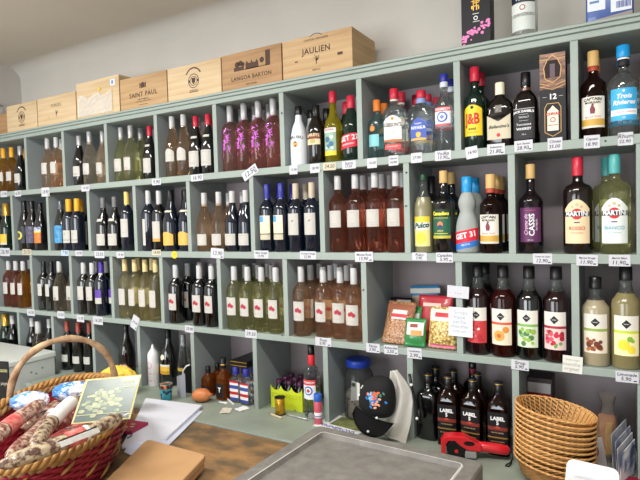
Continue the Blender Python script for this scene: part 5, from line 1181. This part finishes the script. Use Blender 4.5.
for i, (c, x, l_, lab) in enumerate((('#b8bcc8', .046, .10, 'pale upright leaflet nearest the bread bag'), ('#8f9bb8', .058, .12, 'blue grey upright leaflet in the middle of the bundle'), ('#c9c8cc', .064, .1, 'white upright leaflet second from the right divider'), ('#5a6a94', .070, .14, 'dark blue upright leaflet against the right divider'))):
    r = root('leaflet', lab, 'leaflet', (p.x + x, .10 - .03 * i, z4), 0, 'leaflets standing in the last bay', rot=(0, -.12, 1.25))
    boxo('sheet', mat('leaflet_%d' % i, c, .4, col2='#e4e4ea', nscale=14, sharp=(.45, .55)), r, -.07, .07, -.0012, .0012, 0.001, .15 - .012 * i, bev=0)
p = at(600, 450, y=.0)
r = root('badge_card', 'white rounded card with dark red oval badge beside the rattan baskets', 'card', (p.x - .008, .005, z4 + .005), 0, rot=(-.25, -.22, -.1))
boxo('card', cm('#c3bfbe', .4), r, -.04, .035, -.002, .002, 0, .115, bev=.001)
bm = bmesh.new(); disc(bm, .008, .07, .016, -.0026, sx=.6); link('badge', newmesh('badge', bm, cm('#7a2a35')), r)
bm = bmesh.new(); disc(bm, .008, .07, .010, -.0030, .007, sx=.6); link('badge_ring', newmesh('badge_ring', bm, cm('#c9a0a0')), r)
p = at(622, 474, z=.875)
r = root('red_folder', 'dark red folder lying flat at the right end of the ledge', 'folder', (p.x - .01, p.y - .09, z4 + .0005), .3)
boxo('cover', cm('#9a1f3a', .45), r, -.09, .09, -.075, .075, 0, .012, bev=.002)
p = at(588, 478, z=1.02)
r = root('card_reader', 'white plastic device with rounded corners at the bottom right', 'device', (p.x + .003, p.y - .03, .859), -.12)
wp = mat('white_plastic', '#dcdde0', .35, coat=.2)
bm = bmesh.new(); box(bm, -.055, .055, -.05, .03, 0, .16, 0, .012); link('stand', newmesh('stand', bm, wp), r)
o = extr([(sx_ * .048 + .020 * math.cos(a_), sz_ + .020 * math.sin(a_)) for sx_, sz_, a0_ in ((1, .09, 0), (-1, .09, PI / 2), (-1, .02, PI), (1, .02, 3 * PI / 2)) for a_ in [a0_ + PI / 2 * q_ / 5 for q_ in range(6)]], -.02, 0, wp, 'screen_shell', r, .004)
o.location = (0, .028, .085); o.rotation_euler = (-.5, 0, 0)
bm = bmesh.new(); box(bm, -.058, .058, -.0212, -.0203, .008, .10, 0, .0004); link('screen', newmesh('screen', bm, cm('#c9ccd4', .2)), o)

# ------------------------------------------------------------------ left side: cabinet, papers, basket of dry sausages
r = root('chest_cabinet', 'pale grey chest cabinet with thick lid against the left shelves', 'cabinet', (0, 0, 0), 0)
lidm = mat('cabinet_white', '#d5dad6', .35, noise=.05, nscale=4)
boxo('lid', lidm, r, XL + .012, -3.062, -.60, -.035, .965, 1.0, bev=.008)
boxo('cabinet_body', mat('cabinet_grey', '#c3c8c4', .4, noise=.06, nscale=3), r, XL + .02, -3.07, -.59, -.04, .0, .964, bev=.006)
bm = bmesh.new()
for y, z in ((-.2, .90), (-.17, .885), (-.13, .91)):
    v4 = [bm.verts.new((-3.0692, y + a_, z + b_)) for a_, b_ in ((0, 0), (.012, 0), (.012, .01), (0, .01))]; bm.faces.new(v4)
link('marks', newmesh('marks', bm, cm('#8a6a6a')), r)
r = root('chalkboard_sign', 'small black price board with yellow handwriting at the left edge', 'sign', at(0, 381, y=-.70) + Vector((0, 0, 0)), .25)
q = at(4, 401, y=-.70)
boxo('board', BLK, r, -.09, .052, -.003, .003, -.115, .16, bev=.001)
flat_text('saucisson', .028, cm('#c9c48a'), r, (-.005, -.0036, .12)); flat_text('sec du pays', .022, cm('#b5b0a0'), r, (-.005, -.0036, .06)); flat_text('9.90 e', .036, cm('#d9d24a'), r, (-.0, -.0036, -.05), bold=.0005)
boxo('foot', BLK, r, -.06, .02, -.02, .02, -(q.z + .02 - .86) - .0, -.114, bev=.001)
r.location.z = .859 + (q.z + .02 - .86) + .0005

# white papers
def sheets(name, label, corners, z0, t, m, n=1):
    c = [at(u, v, z=z0 + t) for u, v in corners]; o_ = sum((Vector(q) for q in c), Vector()) / 4
    r = root(name, label, 'paper' if 'paper' in label else 'object', (o_.x, o_.y, z0))
    for k in range(n):
        bm = bmesh.new(); a_ = random.uniform(-.03, .03) * (k > 0); M = Matrix.Rotation(a_, 3, 'Z')
        lo = [bm.verts.new(M @ Vector((q.x - o_.x, q.y - o_.y, t * k / n + .0002))) for q in c]; hi = [bm.verts.new(M @ Vector((q.x - o_.x, q.y - o_.y, t * (k + 1) / n))) for q in c]
        bm.faces.new(lo[::-1]); bm.faces.new(hi)
        for i in range(4): bm.faces.new((lo[i], lo[(i + 1) % 4], hi[(i + 1) % 4], hi[i]))
        link('sheet', newmesh('sheet', bm, m), r)
    return r
ppm = mat('office_paper', '#dfe2ee', .7)
sheets('paper_stack', 'stack of white papers spread on the worktop right of the sausage basket', [(146, 398), (202, 405), (166, 438), (122, 446)], .8632, .012, ppm, 4)
sheets('paper_stack', 'lower stack of white papers sticking out under the upper one', [(152, 405), (203, 411), (150, 464), (124, 452)], .8625, .0005, mat('office_paper_2', '#cfd4e6', .7), 1)
# magenta notebook
c = at(128, 424, z=.90)
r = root('notebook', 'magenta covered notebook lying under the picture card', 'notebook', (c.x - .03, c.y + .01, .8765), 0, rot=(0, 0, .15))
boxo('cover', cm('#a3214f', .4), r, -.13, .08, -.06, .055, 0, .012, bev=.002)
bm = bmesh.new(); 
for (x, y) in ((.02, -.02), (.045, -.01), (.03, .015)):
    vs = [bm.verts.new((x + .012 * math.cos(2 * PI * i / 10), y + .007 * math.sin(2 * PI * i / 10), .0126)) for i in range(10)]; bm.faces.new(vs)
link('cover_print', newmesh('cover_print', bm, cm('#d9c08a')), r)
bm = bmesh.new(); tube(bm, [(.075, -.055, .014), (.095, -.065, .010), (.10, -.08, .004), (.094, -.095, .003)], .002, 6); link('elastic', newmesh('elastic', bm, BLK), r)
# kraft paper bag
kraft = mat('kraft_paper', '#bd9468', .75, noise=.08, nscale=10)
r = root('kraft_bag', 'folded brown kraft paper bag in the foreground beside the sausage basket', 'paper bag', (0, 0, 0))
cs = [at(u, v, z=.93) for u, v in ((147, 437), (207, 453), (172, 490), (92, 492))]; o_ = cs[0].copy(); o_.z = 0
r.location = (o_.x, o_.y, .8765)
for k, (dz, tt, sh_) in enumerate(((0.0, .022, .004), (.024, .024, 0))):
    bm = bmesh.new()
    lo = []; hi = []
    pts2 = []
    for i, q in enumerate(cs):   # rounded outline
        a_, b_ = cs[i - 1], cs[(i + 1) % 4]
        for s in (.09, .03): pts2.append(q + (a_ - q) * s + (b_ - q) * (.004 if s > .05 else .02))
        for s in (.03, .09): pts2.append(q + (b_ - q) * s + (a_ - q) * (.004 if s > .05 else .02))
    for q in pts2:
        lo.append(bm.verts.new((q.x - o_.x - sh_, q.y - o_.y, dz))); hi.append(bm.verts.new((q.x - o_.x - sh_, q.y - o_.y, dz + tt)))
    bm.faces.new(lo[::-1]); bm.faces.new(hi); n = len(lo)
    for i in range(n): bm.faces.new((lo[i], lo[(i + 1) % n], hi[(i + 1) % n], hi[i]))
    bmesh.ops.bevel(bm, geom=[e for e in bm.edges if abs(e.verts[0].co.z - e.verts[1].co.z) < 1e-5], offset=.005, segments=2, affect='EDGES', profile=.6)
    link('fold', newmesh('fold', bm, kraft), r)

# ---- the wicker basket
BC = Vector((-1.828, -.844, 0)); BTH = 2.312; BA, BB = .464, .252; BZ = 1.08; BZ0 = .8595
ca, sa = math.cos(BTH), math.sin(BTH)
def bpt(a, q, off=0):
    """q 0 at the foot, 1 at the rim"""
    s = .70 + .30 * q ** .8
    return Vector((BA * s * math.cos(a) + off * math.cos(a), BB * s * math.sin(a) + off * math.sin(a), (BZ - BZ0) * q))
r = root('wicker_basket', 'oval wicker basket with red woven sides and bark handle full of dry sausages', 'basket', (BC.x, BC.y, BZ0), BTH)
redw = mat('red_wicker', '#a01f33', .5, noise=.3, nscale=40); tan = mat('tan_wicker', '#c0904e', .45, col2='#8f6636', nscale=30, bump=.2); straw = mat('straw_wicker', '#b08a58', .6, col2='#7c5a34', nscale=30, bump=.2)
bm = bmesh.new(); n = 72; V = []
for j in range(8):
    V.append([bm.verts.new(bpt(2 * PI * i / n, j / 7, -.006)) for i in range(n)])
for j in range(7):
    for i in range(n): f = bm.faces.new((V[j][i], V[j][(i + 1) % n], V[j + 1][(i + 1) % n], V[j + 1][i])); f.smooth = True
bm.faces.new(V[0][::-1]); link('lining', newmesh('lining', bm, redw), r)
bm = bmesh.new()
for k in range(15):
    tube(bm, [bpt(2 * PI * i / 120, .05 + k * .058, .0045 * (1 if (i // 2 + k) % 2 else -1)) for i in range(120)], .0068, 6, closed=True)
link('weave', newmesh('weave', bm, redw, True), r)
bm = bmesh.new()
for k in range(40):                       # slanting tan strands on the outside
    a0 = 2 * PI * k / 40; q0 = .12 + .28 * (k % 3)
    tube(bm, [bpt(a0 + .16 * t, q0 + .16 * t, .0075 + .004 * math.sin(PI * t)) for t in (0, .25, .5, .75, 1)], [.002, .0055, .006, .0055, .002], 6)
o = link('tan_strand', newmesh('tan_strand', bm, tan, True), r)
bm = bmesh.new()
for k in range(3):
    N_ = 240
    tube(bm, [bpt(2 * PI * i / N_, 1.0, .010 * math.cos(26 * 2 * PI * i / N_ + k * 2.1)) + Vector((0, 0, .010 * math.sin(26 * 2 * PI * i / N_ + k * 2.1))) for i in range(N_)], .0085, 7, closed=True)
link('braided_rim', newmesh('braided_rim', bm, [tan], True), r)
bm = bmesh.new()
for k in range(2):
    N_ = 200
    tube(bm, [bpt(2 * PI * i / N_, .90, -.008 + .006 * math.cos(30 * 2 * PI * i / N_ + k * PI)) + Vector((0, 0, .007 * math.sin(30 * 2 * PI * i / N_ + k * PI))) for i in range(N_)], .009, 7, closed=True)
link('inner_braid', newmesh('inner_braid', bm, straw, True), r)
apz = .275
bm = bmesh.new(); hp = []
fA, fB = Vector((.375, -.150, 0)), Vector((.205, .222, 0))
for i in range(25):
    a = PI * i / 24; m_ = (fA + fB) / 2 + (fA - fB) / 2 * math.cos(a) * (1 + .06 * math.sin(a)); hp.append((m_.x, m_.y, (BZ - BZ0) * .72 + apz * math.sin(a) ** .8))
tube(bm, hp, [.0135 + .002 * math.sin(i * 1.3) for i in range(25)], 12); link('handle', newmesh('handle', bm, mat('bark', '#7f5c40', .75, col2='#b89c7a', nscale=22, stretch=(1, 1, 1), bump=.5, bscale=40), True), r)

# ---- sausages
def sausage(label, p0, p1, rad, bands=(), seed=0, red=False):
    p0, p1 = Vector(p0), Vector(p1); d = p1 - p0; L_ = d.length; rr = random.Random(seed)
    r = root('dry_sausage', label, 'sausage', p0, 0, 'dry sausages in the wicker basket'); r.rotation_mode = 'QUATERNION'; r.rotation_quaternion = d.to_track_quat('Z', 'Y')
    bm = bmesh.new(); N_ = 26; pr = []
    for i in range(N_ + 1):
        t = i / N_; e = min(1, math.sin(PI * min(1, max(.0, t))) * 3.2) ** .5 if 0 < t < 1 else .12
        pr.append((rad * e * (1 + rr.uniform(-.05, .05)), t * L_))
    lathe(bm, pr, 18)
    for v in bm.verts:
        t = v.co.z / L_; v.co.x += .016 * math.sin(PI * t) * (1 if seed % 2 else -1); v.co += Vector((rr.uniform(-1, 1), rr.uniform(-1, 1), 0)) * rad * .045
    m = mat('casing_%s' % ('red' if red else 'grey'), '#7f4238' if red else '#b5a488', .45, col2='#c4ab98' if red else '#5a3c30', nscale=55, bump=.7, bscale=70, coat=.6, sharp=(.42, .56), detail=8)
    link('casing', newmesh('casing', bm, m), r)
    bow = (1 if seed % 2 else -1) * .016
    for t0, t1, mm, nm in bands:
        pr = []; bm = bmesh.new(); rings = []
        k = 6
        for j in range(k + 1):
            t = t0 + (t1 - t0) * j / k; rings.append([bm.verts.new((rad * 1.09 * math.cos(2 * PI * i / 20) + bow * math.sin(PI * t), rad * 1.09 * math.sin(2 * PI * i / 20), t * L_)) for i in range(20)])
        for j in range(k):
            for i in range(20): f = bm.faces.new((rings[j][i], rings[j][(i + 1) % 20], rings[j + 1][(i + 1) % 20], rings[j + 1][i])); f.smooth = True
        link(nm, newmesh(nm, bm, mm), r)
    bm = bmesh.new(); tube(bm, [(0, 0, L_ - .002), (.002, 0, L_ + .01), (-.004, .003, L_ + .022)], .0022, 6); link('string', newmesh('string', bm, white), r)
    return r
zz = 1.055
A3 = lambda u, v, z: at(u, v, z=z)
wpap = mat('band_paper', '#e6e6e4', .5); rpap = mat('red_label', '#b83036', .45, col2='#d98a80', nscale=60)
sausage('grey dry sausage with round red label at the left of the basket', A3(-24, 456, 1.13), A3(44, 402, 1.115), .025, [(.40, .58, rpap, 'red_label')], 1, True)
sausage('reddish mottled sausage second from left in the basket', A3(6, 458, 1.095), A3(61, 402, 1.06), .022, [(.62, .70, wpap, 'paper_band')], 2, True)
sausage('pale dry sausage with long white paper band in the middle', A3(32, 450, 1.12), A3(78, 397, 1.12), .0235, [(.46, .86, wpap, 'paper_band')], 3)
sausage('long knobbly dry sausage lying along the front rim', A3(-4, 467, 1.14), A3(123, 416, 1.14), .022, [(.46, .60, rpap, 'red_label'), (.61, .64, wpap, 'paper_band')], 4)
sausage('short red wrapped sausage half hidden under the picture card', A3(70, 440, 1.07), A3(104, 416, 1.07), .026, [(.2, .8, rpap, 'red_label')], 5, True)
sausage('reddish sausage against the back braid of the basket', A3(22, 428, 1.02), A3(58, 404, 1.02), .026, [], 6, True)
sausage('reddish sausage at the bottom centre of the basket', A3(20, 445, .99), A3(70, 415, .99), .030, [], 8, True)
sausage('mottled sausage low between the front sausage and the paper banded one', A3(36, 456, 1.04), A3(92, 424, 1.03), .026, [(.3, .55, rpap, 'red_label')], 11)
# long white tag lying over the front sausage
a_, b_ = A3(58, 441, 1.185), A3(97, 426, 1.185)
r = root('paper_strip', 'long white paper strip lying across the front sausage', 'label', a_); d = b_ - a_
r.rotation_euler = (0, -math.atan2(d.z, math.hypot(d.x, d.y)), math.atan2(d.y, d.x))
bm = bmesh.new(); n = 10; g = [[bm.verts.new((d.length * i / n, -.014 + .028 * j / 3, -.006 * (j / 3 - .5) ** 2 * 10)) for j in range(4)] for i in range(n + 1)]
for i in range(n):
    for j in range(3): bm.faces.new((g[i][j], g[i + 1][j], g[i + 1][j + 1], g[i][j + 1]))
bmesh.ops.solidify(bm, geom=bm.faces[:], thickness=.0008); link('strip', newmesh('strip', bm, wpap), r)
# bags of sliced sausage at the back of the basket
def crumple(name, label, cat, loc, sx, sy, sz, m, seed, rz=0, parts=()):
    r = root(name, label, cat, loc, rz)
    bm = bmesh.new(); bmesh.ops.create_icosphere(bm, subdivisions=4, radius=1); rr = random.Random(seed)
    K_ = [(Vector((rr.uniform(-1, 1), rr.uniform(-1, 1), rr.uniform(-1, 1))).normalized(), rr.uniform(5, 11), rr.uniform(0, 6)) for _ in range(7)]
    for v in bm.verts:
        n = v.co.normalized(); h = 1 + .05 * sum(abs(math.sin(n.dot(k_) * f_ + p_)) - .5 for k_, f_, p_ in K_)
        v.co = Vector((n.x * sx * h, n.y * sy * h, n.z * sz * h))
        v.co.x = math.copysign(min(abs(v.co.x), sx * 1.0), v.co.x)
    link('wrapper', newmesh('wrapper', bm, m), r)
    return r
bluew = mat('blue_white_plastic', '#dfe3ea', .2, col2='#3f7fc4', nscale=18, coat=.5, sharp=(.47, .55))
crumple('sausage_bag', 'blue and white plastic bag at the back centre of the basket', 'bag', A3(72, 391, 1.115), .07, .042, .034, bluew, 1, .8)
crumple('sausage_bag', 'blue and white plastic bag at the left rear of the basket', 'bag', A3(30, 401, 1.10), .07, .04, .034, mat('blue_pink_plastic', '#dcd9e0', .2, col2='#5f93cc', nscale=18, coat=.5, sharp=(.45, .54)), 2, .6)
q = at(118, 372, y=-.35)
crumple('yellow_cloth', 'yellow crumpled net bag behind the picture card', 'bag', (q.x, -.35, q.z - .04), .095, .05, .065, mat('yellow_net', '#e5c145', .6, bump=.5, bscale=60), 3, .3)
r = root('bag_stand', 'plain pale box standing under the yellow net bag', 'box', (q.x, -.35, .8605)); boxo('carton', cm('#b9a98c'), r, -.06, .06, -.035, .035, 0, q.z - .04 - .062 - .8605, bev=.002)
q = at(124, 366, y=-.12)
crumple('red_ribbon', 'red and pink ribbon bow in front of the dark brandy bottle', 'ribbon', (q.x, -.12, .8605 + .075), .06, .04, .075, mat('red_ribbon', '#8f3a3a', .4, col2='#c79a86', nscale=16, sharp=(.45, .55)), 4)
# picture card in the basket
bl, br, tl = at(71, 424.5, z=1.13), at(130, 419, z=1.12), None
uu_ = (br - bl); wl = uu_.length; ux = uu_.normalized()
tlp = None
best = 9
for k in range(60):      # lean back until the height is that of a real card
    dd = ray(86, 379.5); t = (.9 + .02 * k); pnt = CAM + dd * t / 1.0
    if pnt.z > 1.15:
        e_ = abs((pnt - bl).dot(ux) - .03) + abs((pnt - bl).length - wl * .85)
        if e_ < best: best, tlp = e_, pnt
tr_ = tlp + (br - bl) + Vector((0, 0, .004))
r = root('picture_card', 'large picture card of dried sausages with yellow border standing in the basket', 'sign', bl)
def cardq(ins, off, name, m, sub=None):
    P = [bl, br, tr_, tlp]; c_ = sum((Vector(x) for x in P), Vector()) / 4
    nrm = (br - bl).cross(tlp - bl).normalized()
    if nrm.dot(CAM - bl) < 0: nrm = -nrm
    Q = [x + (c_ - x).normalized() * ins + nrm * off - bl for x in P]
    bm = bmesh.new(); lo = [bm.verts.new(x) for x in Q]; hi = [bm.verts.new(x + nrm * .0012) for x in Q]
    bm.faces.new(lo); bm.faces.new(hi)
    for i in range(4): bm.faces.new((lo[i], lo[(i + 1) % 4], hi[(i + 1) % 4], hi[i]))
    return link(name, newmesh(name, bm, m), r)
cardq(0, 0, 'card', cm('#c4bd86')); cardq(.008, .0012, 'picture', mat('card_picture', '#79867f', .25, col2='#4f5d60', nscale=9, coat=.4))
nrm = (br - bl).cross(tlp - bl).normalized(); nrm = nrm if nrm.dot(CAM - bl) > 0 else -nrm
bm = bmesh.new(); rr = random.Random(12); ev = (tlp - bl); eu = (br - bl)
for i in range(60):
    a_, b_ = rr.gauss(.42, .17), rr.gauss(.42, .15); a_ = min(.9, max(.1, a_)); b_ = min(.85, max(.14, b_))
    c_ = eu * a_ + ev * b_ + nrm * (.0032 + .00003 * i); R2 = rr.uniform(.005, .011)
    vs = [bm.verts.new(c_ + ux * R2 * math.cos(2 * PI * k / 8) + ev.normalized() * R2 * .7 * math.sin(2 * PI * k / 8)) for k in range(8)]; bm.faces.new(vs)
o = link('pictured_slices', newmesh('pictured_slices', bm, mat('slices_print', '#b3b88e', .3, col2='#7f8b78', nscale=60)), r); o['kind'] = 'stuff'
bm = bmesh.new()
for b_, h_, a0, a1 in ((.16, .012, .04, .96), (.86, .05, .70, .92), (.74, .02, .72, .92)):
    vs = [bm.verts.new(eu * a + ev * b + nrm * .0055) for a, b in ((a0, b_), (a1, b_), (a1, b_ + h_), (a0, b_ + h_))]; bm.faces.new(vs)
link('border_lines', newmesh('border_lines', bm, cm('#c9c89a')), r)

# thin pipe bracket on the left wall
r = root('wall_bracket', 'thin grey metal bracket on the left wall above the crates', 'bracket', (XL + .002, -.1, 2.64))
bm = bmesh.new(); tube(bm, [(.004, -.9, .12), (.02, -.9, .12), (.02, .25, .0), (.02, .25, -.05), (.004, .25, -.05)], .006, 8); link('rod', newmesh('rod', bm, mat('bracket_metal', '#9a9a98', .4, metal=.5)), r)

#PART2>

# ------------------------------------------------------------------ light
def area(name, loc, rot, sx, sy, power, col):
    l = bpy.data.lights.new(name, 'AREA'); l.shape = 'RECTANGLE'; l.size = sx; l.size_y = sy; l.energy = power; l.color = col
    o = bpy.data.objects.new(name, l); C.objects.link(o); o.location = loc; o.rotation_euler = rot; return o
for (a, b, c, d), pw in zip(wins, (85, 18)):
    area('window_daylight', ((a + b) / 2, YF + .02, (c + d) / 2), (PI / 2, 0, 0), b - a - .12, d - c - .12, pw, (.95, .98, 1))
for i, x in enumerate((-2.6, -.5)):
    area('tube_light', (x, -1.35, ZC - .075), (0, 0, 0), 1.25, .16, 34, (1, .96, .90))
    r = root('ceiling_lamp', 'white fluorescent ceiling lamp above the counter, %s' % ('left' if i == 0 else 'right'), 'lamp', (x, -1.35, ZC - .06))
    boxo('housing', mat('lamp_white', '#e6e6e2', .4), r, -.64, .64, -.09, .09, 0, .0595, bev=.004)
w = bpy.data.worlds.new('world'); scn.world = w; w.use_nodes = True
w.node_tree.nodes['Background'].inputs[0].default_value = (.75, .85, 1, 1); w.node_tree.nodes['Background'].inputs[1].default_value = .6
scn.view_settings.view_transform = 'Standard'; scn.view_settings.look = 'None'; scn.view_settings.gamma = 1
scn.view_settings.exposure = 0.40
